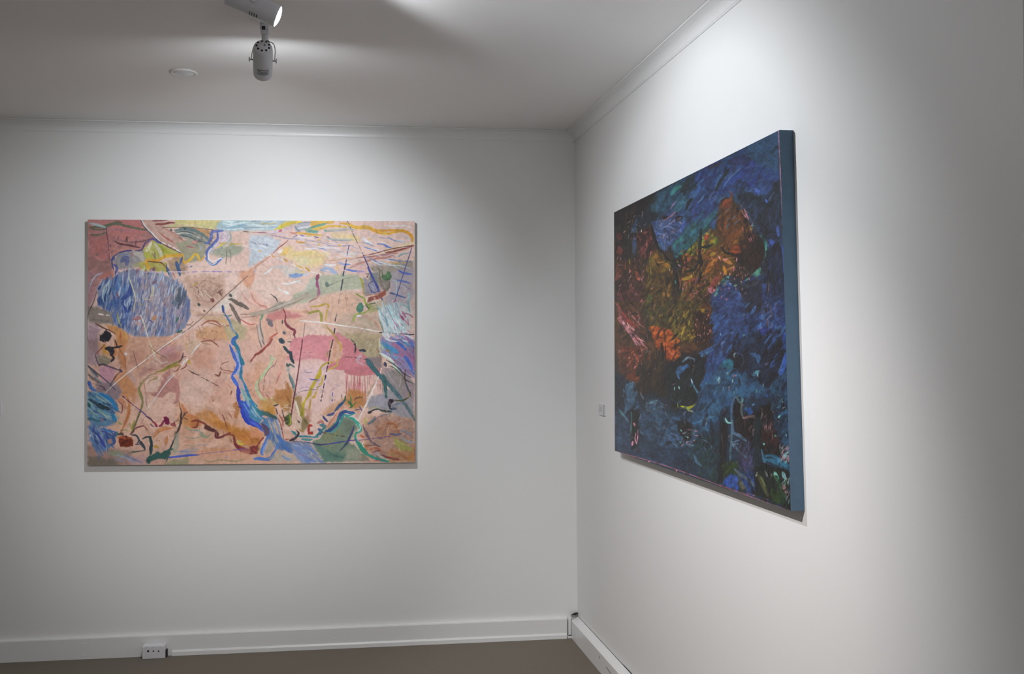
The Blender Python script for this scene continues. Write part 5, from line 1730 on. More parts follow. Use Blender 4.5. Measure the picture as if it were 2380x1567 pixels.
H 8c6a5c,b08070,7c5850,c89880 40 26 3 30 60 .5 | 30,700 700,650 620,1250 200,1300
H c47c50,8c4c34,d89c60 24 50 6 -35 24 .6 | 620,1220 860,1200 1090,1400 1040,1500
H 7c8c94,a8b4b8,5c6c7c 20 44 5 -20 20 .7 | 520,60 800,90 780,200 600,180
H b8a89c,d8c0b4,9c8878 30 60 6 20 40 .5 | 1540,640 1820,600 1840,860 1640,780
MOD .10 .02
"""
DARK = """
T R
P 242c34 1 0 10 | 1400,200 1900,200 1900,1300 1400,1300
P 22384e 1 10 30 | 1420,880 1860,860 1860,1200 1420,1200
P 27476a 1 10 20 | 1560,300 1860,280 1860,800 1640,640 1560,520
P 3a2c22 1 10 20 | 1420,490 1560,540 1660,560 1760,520 1780,620 1670,700 1670,800 1600,840 1500,920 1420,880
H 1c2c44,2c4c70,24344c,182430,2c3c50 300 26 6 60 50 .6 | 1420,480 1820,290 1860,1200 1420,1060
T E
P 2f5084 1 14 14 | 1080,280 1500,60 1500,560 1380,640 1200,600 1080,640 960,860 800,1000 600,1180 560,1100 560,900 700,500
P 2c4480 1 14 14 | 700,500 900,380 1250,300 1500,330 1490,520 1350,620 1150,560 1020,600 900,840 760,880 740,640
P 2c5c78 .9 12 14 | 420,640 700,490 740,620 620,800 460,800 380,760
H 2c4c94,34589c,26387c,3c6ca4,2c5c88,22346c 150 130 26 52 12 .85 | 660,520 1080,290 1490,100 1490,520 1330,620 1150,560 960,800 700,820
H 2c6484,2f5478,34708c,263c58 60 110 24 55 12 .85 | 400,680 700,500 740,620 600,900 440,860
H 3a5c94,2c5078,2c3c6c 60 110 30 30 14 .8 | 1080,280 1490,80 1490,420 1300,380
P 2c5478 .8 12 14 | 1230,180 1500,60 1500,440 1300,360 1220,380
S 2a2c58 80 .8 | 1080,360 1160,340 1240,340
S 2c3c8c 70 .8 | 1100,520 1200,420 1280,360
S 2c4c9c 60 .8 | 1000,620 1100,500 1160,440
H 1a2c30,22383c,1c2430 24 110 20 55 10 .8 | 600,560 760,470 760,600 640,640
S 1f2e34 26 .9 | 640,620 700,540 760,480
S 1f2c30 30 .9 | 940,600 1020,480 1060,420
S 3c3448 30 .8 | 880,420 940,390 1000,360
S 44749c 12 .9 | 940,580 970,500 1000,450
S 5c84a8 10 .9 | 1010,570 1080,480 1180,400
S 4474b4 12 .9 | 780,560 850,500
S 4c6cb8 22 .9 | 900,700 960,660
S 5c7cd0 22 .95 | 910,672 940,660
S a87c98 14 .95 | 945,650 960,635
S 3c9890 34 .9 | 560,640 600,590 640,570
S 3c6c84 40 .9 | 620,720 700,680
S 40809c 40 .9 | 600,780 670,700
S 9c7ca8 12 .95 | 555,760 580,720 600,700
S 3a6c8c 34 .9 | 430,780 480,680 510,610
S 345c6c 30 .9 | 380,820 420,740 440,680
S 2a3438 40 .95 | 300,760 360,720 440,660
P 211c22 1 12 10 | 60,800 300,680 440,620 400,680 300,800 240,860 200,960 60,960
H 2a1e1e,181418,3c2c26,241c22,4c3830 80 90 14 70 20 .85 | 60,800 240,740 220,900 180,1250 70,1250
S 5c4838 8 .8 | 200,760 210,820 230,860
S 8a7058 5 .8 | 180,790 170,850 160,900
S 8a6c50 5 .8 | 240,840 215,900 195,960
P 302826 1 12 12 | 60,900 200,900 220,1300 60,1400
P 1c2834 1 10 10 | 260,820 400,780 420,860 360,900 280,960
P 34506c 1 6 5 | 195,975 260,840 270,860 262,955
S 4c7090 10 .8 | 225,960 255,900
S 3c506c 36 .95 | 240,1000 240,1080 235,1150
S 2c4c90 10 .95 | 245,1000 240,1080
S 90b0c0 6 .9 | 195,980 185,1020
P 3f588c 1 10 8 | 380,880 460,850 560,760 600,800 620,860 640,900 600,960 560,1060 500,1120 440,1050 410,970
H 4c6cb0,5474a4,34508c,6c84b8,44588c 70 60 16 10 40 .85 | 390,880 600,800 660,880 560,1060 440,1040
S 5c84d4 34 .95 | 650,930 670,880 700,850
S 4c78dc 30 .95 | 640,950 665,900 690,870
S 3c70a8 36 .95 | 670,860 690,800 720,760
S 181820 30 .95 | 690,760 710,710 740,670
S 1c1c28 40 .95 | 600,850 650,830
S 1f2228 34 .9 | 470,840 520,830
S a8788c 12 .95 | 500,860 560,820 600,780
S a888a0 10 .95 | 490,1010 500,980
S a48098 12 .9 | 560,950 590,960
S e0a8a8 8 1 | 640,870 648,888
S 7c8cb4 10 .9 | 480,920 540,910 620,950
S 3c6c9c 20 .9 | 470,1040 490,1100
S 5c9cb4 8 .9 | 450,1060 475,1120
H b88ca0,8c94b8,d0a4b0 26 30 6 30 50 .85 | 460,800 640,760 640,980 460,1020
P 2f6478 1 10 10 | 570,1060 700,900 820,860 900,800 860,900 800,1000 740,1080 640,1180 590,1190
H 2c6c84,2f7c7c,2c5488,347c8c,285c64 80 120 22 58 12 .85 | 580,1060 820,800 960,780 860,960 640,1190
H 2f4c90,28407c 24 130 24 58 10 .85 | 740,640 960,620 940,800 760,860
S 3c9c84 20 .9 | 610,1160 660,1130
S 2c7c64 26 .9 | 820,960 880,900
S 1c1c2c 20 .9 | 660,1050 690,1040
P 3c2422 1 10 8 | 280,960 340,930 390,900 410,960 420,1100 380,1200 300,1200 270,1080
H 5c2c28,7c3c38,3c1c1c,8c4c48,2c1a1c 50 90 12 70 16 .85 | 280,960 390,910 420,1080 360,1200 280,1180
S 9c5450 20 .9 | 320,970 350,960
S b86c64 14 .9 | 345,1080 350,1020
S c07c74 10 .9 | 375,1175 385,1120
S 181418 30 1 | 385,900 400,960 430,1060 480,1140 540,1200
S 1a1a1c 30 1 | 540,1200 600,1200 680,1150 720,1120
S 34506c 22 .9 | 240,1180 230,1220
S 5c78a0 8 .9 | 500,1130 508,1000 510,960
S e4dcd8 9 1 | 300,960 302,940
S 2f3c4c 16 .9 | 540,980 545,1040
P 5c4018 1 12 10 | 400,1120 440,1100 480,1180 550,1220 570,1300 560,1450 520,1567 340,1567 330,1400 350,1240
H 7c5c20,5c4c1c,8c6424,4c4c20,6c4c1c,7a6c28 160 70 18 70 30 .85 | 400,1130 480,1150 570,1240 570,1560 330,1560 330,1280
H 3c2c1c,4c3c20 40 70 14 80 20 .8 | 330,1300 570,1300 560,1560 340,1560
S 9c6c24 50 .9 | 430,1150 430,1220
S a87424 40 .9 | 500,1230 540,1250
S b88040 16 .9 | 440,1220 500,1210
P 3f2c20 1 10 10 | 70,1200 330,1180 340,1567 70,1567
H 5c3428,7c4438,4c2c20,2c1c18,8c4c30,54401c 120 80 14 75 20 .85 | 70,1200 340,1180 340,1560 80,1560
S 8c442c 24 .9 | 260,1270 265,1360
S c45c30 16 .95 | 275,1350 285,1370
S 9ca034 10 .9 | 195,1190 200,1230
S a8a848 8 .9 | 380,1260 385,1330
S 5c6c2c 50 .7 | 370,1500 380,1567
S a87434 40 .8 | 490,1480 540,1500
H 6c3040,8c4048,5c2430 40 60 10 -50 20 .8 | 80,1430 280,1450 340,1560 100,1560
B 8c4440 60 .8 | 105,1110
B 6c342c 50 .8 | 110,1130 110,1000
P 281c1c 1 12 12 | 1000,700 1080,640 1110,720 1200,800 1240,860 1260,950 1340,1000 1370,1080 1370,1180 1300,1250 1200,1280 1100,1200 960,1100 930,980 940,860
P 6a3c20 1 12 12 | 990,700 1080,650 1100,740 1180,840 1230,960 1200,1060 1100,1090 1000,1060 940,960 960,840
H 7c4824,5c3c1c,6c401c,8c4c20,4c3418,3c2c1c 200 90 16 80 20 .85 | 990,720 1080,660 1200,800 1240,940 1200,1100 1060,1100 940,960
S 8c4c28 60 .95 | 1010,730 1050,700 1080,700
S 9c4428 60 .8 | 1020,740 1060,690
S a4481c 70 .9 | 1080,1120 1120,1100 1150,1110
S b45434 30 .9 | 1100,1110 1150,1120
H 2c1f1c,1c1818,3c2c20,301c18 90 80 18 60 40 .85 | 1200,900 1340,1000 1370,1080 1360,1190 1280,1260 1190,1250 1160,1100
H d88c90,e8a0a4,c06c74 16 36 8 -70 14 .95 | 1160,700 1240,780 1300,960 1240,1040 1140,860
S d88c98 16 1 | 1195,755 1210,800 1230,840
S d898a4 12 1 | 1170,720 1190,710
S c87870 10 .9 | 960,960 990,1010 1000,1080
S c0685c 10 .95 | 1235,1000 1245,1030
S c8b03c 14 .95 | 1240,910 1255,930
S 9cb044 12 .9 | 1235,890 1240,930
S 6cc8b0 14 .95 | 1260,890 1300,890
S b8c4d8 6 .9 | 1280,900 1320,930 1340,970
S 3c9084 26 .95 | 1340,980 1370,1020 1385,1060
S 44a090 16 .95 | 1370,1000 1380,1080 1380,1140 1365,1200
S 5cb49c 36 .95 | 1250,1330 1300,1300 1330,1260
S 54a890 26 .9 | 1290,1310 1330,1310
S 3c7c6c 20 .9 | 1180,1370 1240,1350 1290,1330
S 8c5450 8 .9 | 1100,640 1060,600
S 6c3c30 14 .8 | 1230,880 1250,960 1300,980
P 1c2838 1 12 12 | 1120,640 1230,620 1370,660 1500,480 1510,1000 1420,1020 1340,960 1260,860 1240,800 1160,690
H 1f3044,2c4468,182430,243c5c,1f2c48 120 100 24 70 30 .85 | 1130,650 1370,650 1490,520 1520,1000 1400,1020 1300,900 1240,780
S 3c5cb0 50 .8 | 1290,620 1320,600
S 4c78dc 20 .95 | 1380,670 1390,695
S 4c70c4 30 .9 | 1290,580 1330,620
S 3c58b8 50 .9 | 1420,1020 1450,1060
S 3c54b0 40 .9 | 1400,1060 1450,1080
S 4c6cd0 26 .8 | 1480,900 1490,980
P 1a2634 1 12 14 | 1380,1100 1500,1040 1540,1100 1550,1567 1340,1567 1370,1300
H 1f2f48,182030,2c3c64,1c2838,24345c 90 120 24 80 14 .85 | 1400,1080 1540,1080 1550,1560 1340,1560
S 3c5cc0 26 .9 | 1520,1060 1540,1160 1540,1300
S 4c5ca0 18 .9 | 1540,1250 1550,1400 1555,1567
P 5c4420 1 14 12 | 680,1150 900,920 960,960 1080,1140 1120,1200 1100,1280 1000,1380 960,1430 900,1400 820,1567 600,1567 600,1240
H 9c5424,b86c2c,7c5c24,a84c28,c07c34,6c4c1c,8c4438 160 80 16 55 30 .85 | 640,1200 900,920 980,1000 1100,1180 1080,1300 940,1440 800,1560 620,1560
H a8a42c,c0a434,6c8430,8c8424,508434 40 60 18 50 30 .85 | 700,1120 900,930 960,1040 760,1160
S 9ca42c 26 .95 | 700,1130 740,1090 760,1070
S 6c9c44 26 .9 | 790,1060 860,990
S c04c34 34 .95 | 850,1010 880,980
S 34705c 22 .9 | 830,940 890,910
S b8682c 34 .95 | 660,1240 690,1210
S a8503c 30 .95 | 670,1260 700,1200 720,1180
S c0a034 30 .9 | 900,1150 940,1130
S c89c2c 30 .95 | 660,1360 720,1340 750,1320
S d8b068 16 .95 | 740,1340 750,1300
S c8782c 40 .9 | 860,1290 920,1220 960,1180
S c07c3c 34 .9 | 1010,1180 1080,1220
S d89430 30 .95 | 1010,1240 1035,1310
S e8a8a0 14 1 | 970,1155 985,1185
S e4a0a0 14 1 | 1100,1270 1105,1250
S e09ca0 12 .95 | 1130,1170 1125,1200
S d88c94 12 .95 | 1010,1190 1050,1180
S b84c50 40 .9 | 900,1440 930,1380 960,1340
S c46870 26 .9 | 880,1480 900,1440 930,1440
S dc8ca0 26 .95 | 890,1450 920,1470
S d8a0ac 16 .95 | 930,1440 935,1470
H b8546c,d898a8,8c5c78,a84c50 40 50 10 60 30 .9 | 640,1380 900,1330 920,1567 640,1567
H 4c3c18,7c6c24,5c4c1c 50 60 14 60 30 .8 | 640,1400 860,1380 840,1567 620,1567
H 181c18,1c2420 50 110 10 88 14 .9 | 560,1180 640,1200 660,1500 580,1480
S 181c20 30 1 | 820,920 810,1060 800,1160
S 16181c 30 .95 | 800,1100 820,1240 800,1400
S 1c2018 22 .95 | 800,1080 860,1080 920,1060
S 20241c 24 .95 | 680,1290 760,1270 800,1200
S 1c1c1c 20 .9 | 990,1080 1040,1130 1100,1130
S 181818 30 .95 | 560,1230 600,1320 620,1450
S 3a2c40 30 .9 | 590,1280 620,1260
S 4cb490 14 .95 | 595,1370 602,1400
S d0c0d0 6 1 | 545,1270 548,1290
S d0a0b8 10 .9 | 620,1230 640,1250
S 2c6068 30 .9 | 920,1500 960,1440 1000,1380 1060,1330
S 3c8c8c 26 .9 | 940,1490 980,1420
S 48a494 26 .9 | 1010,1360 1060,1330
S 5cbca0 30 .95 | 1090,1400 1120,1390
S 4c9c90 16 .95 | 1040,1390 1060,1400
P 2f4c90 1 12 10 | 1000,1400 1060,1380 1140,1430 1200,1380 1340,1350 1380,1567 920,1567
H 2c4484,263c74,345498,24346c,34487c 90 150 40 50 16 .85 | 960,1480 1060,1380 1340,1360 1380,1560 920,1560
H 7c7c9c,b89cb0,5c6c90 20 60 9 70 20 .85 | 1120,1450 1260,1450 1240,1567 1160,1567
S a88ca8 10 .9 | 1370,1540 1400,1500
S 282c30 34 .9 | 1400,1380 1400,1500
S 806c84 8 .9 | 1410,1380 1400,1480
L d890a0 6 1 | 1490,90 1508,470 1530,940 1550,1400
H d87c88,e8a8b0,c06470 30 26 6 80 20 .95 | 90,1080 340,960 360,1300 130,1567 90,1500
H c8a0a4,d8b0b0 20 24 5 70 30 .9 | 120,980 240,760 300,740 340,900
T G
P 5c3c22 1 14 10 | 50,-10 700,-10 740,60 760,160 740,240 660,320 520,340 440,460 400,520 200,560 90,500 50,300
P 4c4220 1 14 12 | 250,-10 620,-10 600,200 400,200 280,180
H 6c5420,4c4c20,5c441c,7c6424,8c6c24,44401c 160 70 16 70 30 .85 | 240,-10 640,-10 620,280 480,260 260,180
H a8982c,c0a434,8c8428 40 50 10 60 24 .85 | 420,60 600,40 600,260 480,240
H 7c3034,a0504c,6c242c,c4787c 70 60 10 -55 14 .85 | 80,20 220,60 280,330 180,260 90,140
H e49ca0,d87c84,f0b4b8 36 44 8 -50 14 .95 | 90,100 200,180 300,330 240,310 120,170
S 9c3c38 24 .9 | 100,60 150,120 200,160
S e090a0 14 .95 | 100,120 140,180 180,240 215,300
P b04c14 1 10 8 | 300,170 340,150 430,190 480,230 500,300 480,400 450,450 410,430 400,340 330,260
H c85c18,b84810,d86c20,a04010,c46420 80 60 18 -20 26 .9 | 300,160 440,190 490,260 490,380 440,450 400,400 330,260
S 9c3c10 24 .9 | 390,340 430,400
S c86840 20 .9 | 430,330 470,360
S b8701c 30 .9 | 440,230 480,250
P 2f1f18 1 12 10 | 600,60 700,60 760,180 740,240 640,300 600,260
H 3c2418,4c2c20,241814,5c3424 70 60 14 80 20 .85 | 600,40 720,60 760,180 720,270 600,300
H e0a0a0,c88078 24 20 6 80 20 .95 | 600,80 700,60 740,240 620,290
S c89c28 26 .95 | 650,40 680,60
P 6c3420 1 12 10 | 90,300 220,300 300,340 280,440 180,560 100,480
H 8c4424,6c3018,a4502c,4c2c1c 80 50 14 60 30 .85 | 90,300 280,320 300,460 160,560 90,480
H e89c90,c86c60,d88c8c 40 26 6 70 30 .95 | 100,360 300,280 400,340 380,480 220,520 130,460
P 2c2018 1 12 10 | 220,400 400,340 400,500 420,600 400,680 260,680 200,600
H 3c2c1c,241a16,4c3820,2c2418 80 90 12 85 14 .85 | 220,380 400,300 430,600 240,680
H 4c3820 10 80 8 85 10 .9 | 300,420 380,420 370,560 300,560
S 141414 14 .95 | 380,270 385,340 380,400
P 1c2a3a 1 12 12 | 50,480 110,500 180,560 220,650 200,740 160,1060 50,1030
P 2c3c58 1 10 8 | 55,760 90,740 160,840 160,1050 55,1030
H 2c4058,24304c,34506c,2c3850 80 80 20 70 30 .8 | 55,700 160,800 170,1050 55,1030
P 3c6080 1 8 6 | 130,560 180,540 200,640 220,700 200,740 120,740 110,690
H 4c7898,34546c,5c88a8,3c5878 40 60 14 80 14 .85 | 110,560 200,560 220,730 110,740
S 5c8498 14 .9 | 90,740 120,780 150,820
S 44807c 12 .9 | 85,735 110,780
H 282c34,1c1c24 40 80 16 85 12 .85 | 60,500 130,520 120,680 60,700
P 151416 1 6 5 | 165,740 225,730 225,860 215,990 165,1020
S 48706c 10 .95 | 172,755 170,830 165,910
S d88ca0 14 1 | 186,830 195,850
S e090a8 8 1 | 200,900 196,950 208,980
S e494ac 10 1 | 215,880 212,940 205,980
S d88ca4 14 1 | 175,990 180,960
S 5c4858 10 .9 | 190,1020 200,1040
S 3c2830 20 .9 | 215,1010 225,1040
P 22303c 1 12 10 | 230,640 300,620 420,660 420,760 380,780 240,760
P 34506c 1 8 6 | 270,690 300,670 360,655 380,690 380,780 300,770
H 3c5c78,2c4460,4c6c88,5c8094 50 50 12 40 40 .85 | 270,680 380,660 390,780 280,780
S 5c8c98 16 .9 | 275,690 310,685 350,670
P 1a1e22 1 12 12 | 400,400 520,380 660,360 700,440 640,560 620,660 520,740 440,720 400,600
H 1c2824,16181c,1c2c34,202c2c,162820 120 70 22 60 40 .85 | 420,460 660,380 660,560 620,700 440,740
P 34608c 1 6 5 | 470,470 500,430 560,420 570,440 530,460 500,510
S 3c74b0 22 .95 | 480,480 520,460 550,420
S 4c84b8 10 .95 | 485,490 500,520
S 6c8ca8 14 .95 | 520,400 560,370 600,380
S 5c7c98 10 .9 | 600,400 605,380
S 4c90bc 14 .95 | 580,520 600,570 630,610
S 6cb0c8 10 .9 | 600,570 625,620
S b8c0c8 8 .95 | 580,520 590,550
S 34689c 40 .9 | 650,560 700,520 740,470
S 9cd8cc 8 1 | 465,600 467,575
S 9cd4d0 10 1 | 495,570 500,590
S b8b824 18 1 | 512,710 560,720 600,705
S d8b81c 18 1 | 600,705 622,695
S 8ca854 14 .95 | 540,720 570,740 610,750
S b0a49c 8 .9 | 560,740 610,750
S 9ca41c 6 .9 | 488,690 490,720
P 2c5890 1 12 10 | 740,0 1000,-20 1240,-20 1240,140 1120,200 900,230 860,320 780,420 700,540 660,600 640,560 690,450 700,400 750,260 730,160
H 2c4c88,304f94,263c74,34609c,2c4478,344c80 150 150 36 52 14 .85 | 740,0 1230,-10 1220,160 900,240 760,440 680,440 740,260
H 5c8cc8,4c7cbc,6c8cb8 26 50 10 55 20 .85 | 740,40 960,40 860,300 700,460
S 3c68a8 34 .95 | 640,340 700,320 760,280
S 4c84b8 24 .95 | 650,360 700,330
S 7cb0cc 8 .95 | 780,200 784,215
S 5ca4a8 12 .95 | 940,230 945,205
S 6cb0b8 12 .95 | 980,225 985,205
S a87ca0 12 .9 | 1060,160 1040,190
S a884a0 14 .9 | 1105,100 1105,150
S 3c2c40 20 .9 | 1090,20 1100,60
S 2c3c8c 50 .9 | 1050,190 1130,180
H 7c6c90,5c6c98,8c7ca0 24 40 9 75 20 .8 | 1040,-10 1180,-10 1150,160 1060,160
S 40689c 30 .9 | 1160,170 1200,150
P 16202c 1 12 10 | 900,240 1120,210 1240,200 1240,440 1180,500 1100,560 1000,520 980,400 900,340
H 1a2a3c,142028,22344c,1c2c44,243c58 110 120 32 45 30 .85 | 880,260 1240,190 1240,430 1100,540 960,500 880,330
S 3c6ca0 30 .9 | 990,340 1040,360 1040,400
S 2c54b0 40 .9 | 1225,200 1230,300
S 3c6cd0 34 .9 | 1235,330 1215,420 1190,500
S 3c5c9c 16 .9 | 1200,500 1150,560 1080,620
P 1c2430 1 12 12 | 820,380 900,320 960,360 960,440 880,480 820,440
S 8ca4a8 10 .95 | 878,370 876,345 890,335
S 3c4c64 10 .9 | 890,335 930,350 940,400 920,440
S 2c84a0 50 .95 | 800,430 840,400 860,420
S 2c7c8c 40 .9 | 830,450 860,440
S 8cd0c4 16 1 | 1020,480 1045,462
S 4c90a8 30 .95 | 1010,490 1050,460
P 2c5478 1 14 12 | 660,560 760,460 860,480 1000,520 1100,580 1120,640 980,640 900,600 850,680 800,700 760,760 640,860 600,880 540,820 620,760 640,660
H 2f5c80,346890,2c5078,386c90,284868 120 110 34 60 24 .85 | 640,600 780,460 1000,520 1100,600 940,640 840,660 700,860 580,860
S d87c90 10 1 | 870,500 880,490
S 9cd0dc 10 .95 | 865,540 868,515
S 88b8d0 22 .95 | 770,540 772,505
S 80bccc 10 .95 | 772,550 774,535
S 3c6c9c 30 .9 | 960,620 980,640
S b8a8b8 6 .95 | 840,600 842,570
P 2c4c6c 1 14 12 | 230,780 400,760 480,780 560,820 640,880 620,960 560,1000 420,1000 300,960 230,880
H 345878,2c4864,3c6080,344c68,28405c 130 90 24 -50 40 .85 | 240,780 480,780 640,880 600,1000 400,1000 250,920
S 5c7cb0 14 .9 | 440,900 480,920 500,960
S 4c78a8 30 .9 | 430,920 470,980
S 344c68 20 .9 | 300,920 330,980 360,1030
S 4c6888 8 .9 | 310,910 400,930 440,940
P 161a20 1 10 8 | 470,810 540,800 580,840 590,900 560,960 500,900
H 181a20,2a1e24,141418 30 40 14 40 40 .85 | 480,810 580,840 580,960 500,900
B 7cc8bc 12 1 | 512,880 508,965
S a0d8cc 14 1 | 545,920 560,930
H 5cb4b4,d8909c,a87c90,6c9cb0 34 26 8 20 50 .95 | 500,860 620,880 640,1060 520,1000
S 6cc4c4 10 .95 | 575,990 600,980
S 4c84a8 18 .9 | 640,820 690,790 740,780
S 8ca8b8 8 .9 | 690,790 680,840
P 1f3440 1 14 12 | 640,920 770,880 780,1050 760,1260 600,1200 520,1130 560,1040
H 203c4c,1c2c38,284454,22403c 130 80 24 70 30 .8 | 560,1000 770,900 770,1250 560,1180
P 22344c 1 14 12 | 160,1060 400,1000 540,1040 600,1200 480,1170 240,1090
H 26405c,20304c,2c4868,1c2c44 120 80 20 -20 30 .8 | 150,1040 540,1000 660,1220 400,1150
S 48708c 20 .9 | 600,1050 620,1100 650,1130
P 14161a 1 6 5 | 780,820 830,820 820,1060 800,1250 765,1250 775,1060
H 1c1c20,2c2428,141416 30 90 10 86 8 .9 | 780,820 830,820 800,1250 770,1250
S 4c4850 10 .9 | 790,900 795,960
P 17181c 1 8 6 | 880,640 910,640 930,720 940,780 1020,780 1060,700 1130,680 1160,720 1150,860 1200,1000 1240,1060 1060,1040 980,960 880,880
H 1a1618,2c1c20,221c24,16161a,3c2c34 150 80 16 75 30 .85 | 880,640 930,760 1060,740 1160,720 1190,960 1240,1060 980,1000 880,900
H 4c2420,5c3430 30 60 18 70 30 .7 | 1070,840 1150,840 1180,960 1080,960
S 5c7c84 14 1 | 860,960 860,840 858,740 868,660
S 4c6c74 18 1 | 868,660 890,640 915,680 930,670
S 5c7470 14 1 | 930,670 925,740 940,790
S 9c7c78 16 1 | 935,790 980,780 1020,775
S a48480 10 1 | 1000,785 1025,790
S 4c6c98 12 1 | 885,640 860,700 858,800
S 80c8c0 16 1 | 815,795 830,820 855,825
S 9cd8c8 10 1 | 815,790 825,815
S 5c7c9c 24 1 | 862,830 868,890 910,910 960,950
S 5c7c94 18 1 | 858,900 855,960 900,1010 950,1060 970,1100
S 546c8c 14 1 | 870,960 910,945
S 4c6c80 16 1 | 855,960 850,1040 850,1100
S 6c8494 10 1 | 870,975 905,970
P 2858a0 1 6 5 | 945,720 990,715 1000,750 970,760
S 4c88b0 14 .95 | 1000,700 1015,690
S 706468 12 .9 | 1060,800 1070,760 1065,720
H 8c7074,6c4c54,b08c94 24 50 8 75 20 .85 | 970,820 1120,720 1150,960 1000,900
P 22405c 1 14 12 | 1120,560 1240,440 1250,660 1260,1000 1200,900 1150,800 1160,700
H 284c6c,22384c,2c5878,1c3048 110 90 24 70 24 .85 | 1120,560 1240,460 1260,1000 1180,900 1150,740
S 2c6c9c 30 .9 | 1190,770 1220,740 1240,750
S 8cd8cc 12 1 | 1180,785 1190,770
S 2c5cb0 20 .9 | 1100,640 1110,620
P 1c2c30 1 12 10 | 1020,780 1060,780 1050,1100 1020,1200 990,1180 1010,960
H 3c3850,2c2c40,4c4868 40 90 14 75 20 .8 | 880,980 1000,960 1010,1180 900,1150
S 4c4478 30 .7 | 940,1080 960,1160
H 5c5c94,3c4470 12 80 14 75 14 .8 | 990,960 1020,1100 980,1130 960,1000
B 8cd8c8 14 1 | 1160,912 1080,970
S 8cc8d0 8 1 | 1232,900 1236,915
S 2c7498 60 1 | 1080,1070 1130,1070 1190,1100 1260,1140
S 3488b0 44 1 | 1085,1060 1150,1080 1240,1120
S 4c90b4 16 1 | 1065,1010 1080,1070 1095,1150
S 3c6c98 20 .9 | 1120,1170 1160,1160 1200,1165
S 8cd4d0 16 1 | 1210,1060 1245,1025
S 80b8c4 16 1 | 1200,1080 1240,1050
H c88894,e0a0a8,8cc8c0,7c8ca8 36 34 8 70 30 .9 | 1180,980 1255,980 1255,1100 1190,1090
P 12161a 1 10 8 | 1060,1100 1250,1160 1265,1430 1200,1400 1000,1320 1020,1150
H 141a1c,1c2c20,24341c,181414 110 70 18 70 30 .85 | 1040,1130 1250,1180 1260,1430 1020,1330
S 3cb0a8 26 1 | 1160,1180 1180,1220
S 8cd8c4 28 1 | 1155,1170 1175,1230
S 90ccd0 26 1 | 1210,1170 1225,1210
S 64c0b0 22 1 | 1185,1240 1210,1300 1225,1340
S c0888c 34 1 | 1215,1260 1225,1330
S d8c8d0 14 1 | 1215,1290 1220,1340
S 5cc0a4 20 1 | 1205,1310 1230,1345
H 98d0c4,d89ca4,7ca8a8 30 34 7 75 20 .95 | 1080,1150 1255,1200 1255,1400 1180,1330
S 5c5c30 30 .9 | 1040,1190 1080,1270 1110,1340
S 6c7c4c 14 .9 | 1060,1200 1090,1270
S c8d0b8 10 .95 | 1025,1200 1035,1170
S 90a0a0 14 .95 | 1095,1170 1105,1200
S 34501c 60 .8 | 1140,1300 1180,1380
S 22401c 50 .8 | 1160,1200 1220,1380
P 2c4018 1 12 10 | 790,1120 870,1090 900,1160 880,1240 820,1240
H 34501c,24341c,3c5c20 40 50 16 60 30 .85 | 790,1110 900,1100 920,1280 820,1250
P 2c58b0 1 8 6 | 790,1250 860,1180 900,1230 910,1300 850,1290
H 3c6ce0,2c54c0,3c64b0 26 50 18 70 24 .9 | 800,1240 900,1200 910,1310 850,1290
P 1c3c7c 1 10 8 | 930,1180 1000,1180 1000,1330 940,1300
H 2c4c94,1c3470 30 80 14 -60 20 .85 | 920,1190 1010,1190 1000,1330 930,1300
S 5c7080 24 1 | 880,1150 920,1190 970,1220 1015,1270
S 4c5c70 16 1 | 905,1200 930,1250 970,1300
P 34401c 1 8 6 | 905,1210 940,1260 960,1310 920,1310
S 6c6c60 30 .9 | 910,1230 940,1290
L d890a4 7 1 | 1232,-10 1240,200 1250,500 1262,900 1268,1430
L b86c84 7 .9 | 50,1030 400,1130 800,1275 1100,1385 1265,1445
B d87c90 10 1 | 290,1105 480,1165 780,1268 845,1292
H c08090,8c5c70 24 26 7 -20 20 .8 | 760,1255 1100,1360 1100,1385 760,1275
T V
H 141820,1c1c24,101418,20242c 90 70 16 58 20 .4 | 15,370 680,40 720,1540 20,1300
H 14161a,1c1614 70 44 8 70 30 .75 | 20,380 420,500 420,900 200,1050 20,1000
H 101820,0f1418 50 60 12 60 30 .6 | 20,1050 700,950 720,1530 20,1300
H 2c2418,3c2c18,241c14 70 44 10 65 40 .6 | 130,520 420,480 400,880 160,880
H 1c2c4c,243c64,203454 90 60 14 52 20 .5 | 420,640 700,600 690,900 400,940
H b87880,d89098,a8a0a8 60 16 4 70 40 .8 | 20,400 120,360 180,700 160,1000 30,900
H 8c5c64,b88088,7c8c98 40 14 4 60 60 .7 | 160,900 700,900 700,1400 160,1250
H 5c7890,3c6488,7890a0 40 30 6 -30 60 .7 | 30,1060 300,1100 420,1300 60,1280
H c8a030,a8742c,b05c38 26 20 7 50 40 .85 | 260,480 520,450 500,600 280,660
T X
P 2c3444 .9 30 30 | 380,420 700,440 900,560 1000,700 1400,540 1567,520 1567,1567 1100,1567 1050,1250 850,900 600,620 420,560
P 252a3c .9 30 40 | 1100,700 1567,560 1567,1400 1200,1300 980,1100 960,900
H 24283c,2c3450,1f2434,2a2c44,26344c 40 300 80 50 16 .8 | 1050,700 1567,560 1567,1567 1100,1500
S 344450 110 .9 | 1000,740 1250,720 1450,640
S 3c4858 60 .8 | 1000,860 1200,760 1400,700
P 2c4070 1 20 16 | 290,1150 300,950 380,780 520,720 700,780 800,900 820,1200 900,1400 900,1567 150,1567 80,1250 230,1190
H 2f4684,2c3c74,34508c,283868,3c5c90 46 260 70 40 24 .8 | 290,1150 380,800 700,800 830,1200 860,1560 200,1560
S 3c6490 60 .9 | 700,1000 770,950 790,870
S 3464a0 60 .9 | 100,1230 180,1220 240,1240
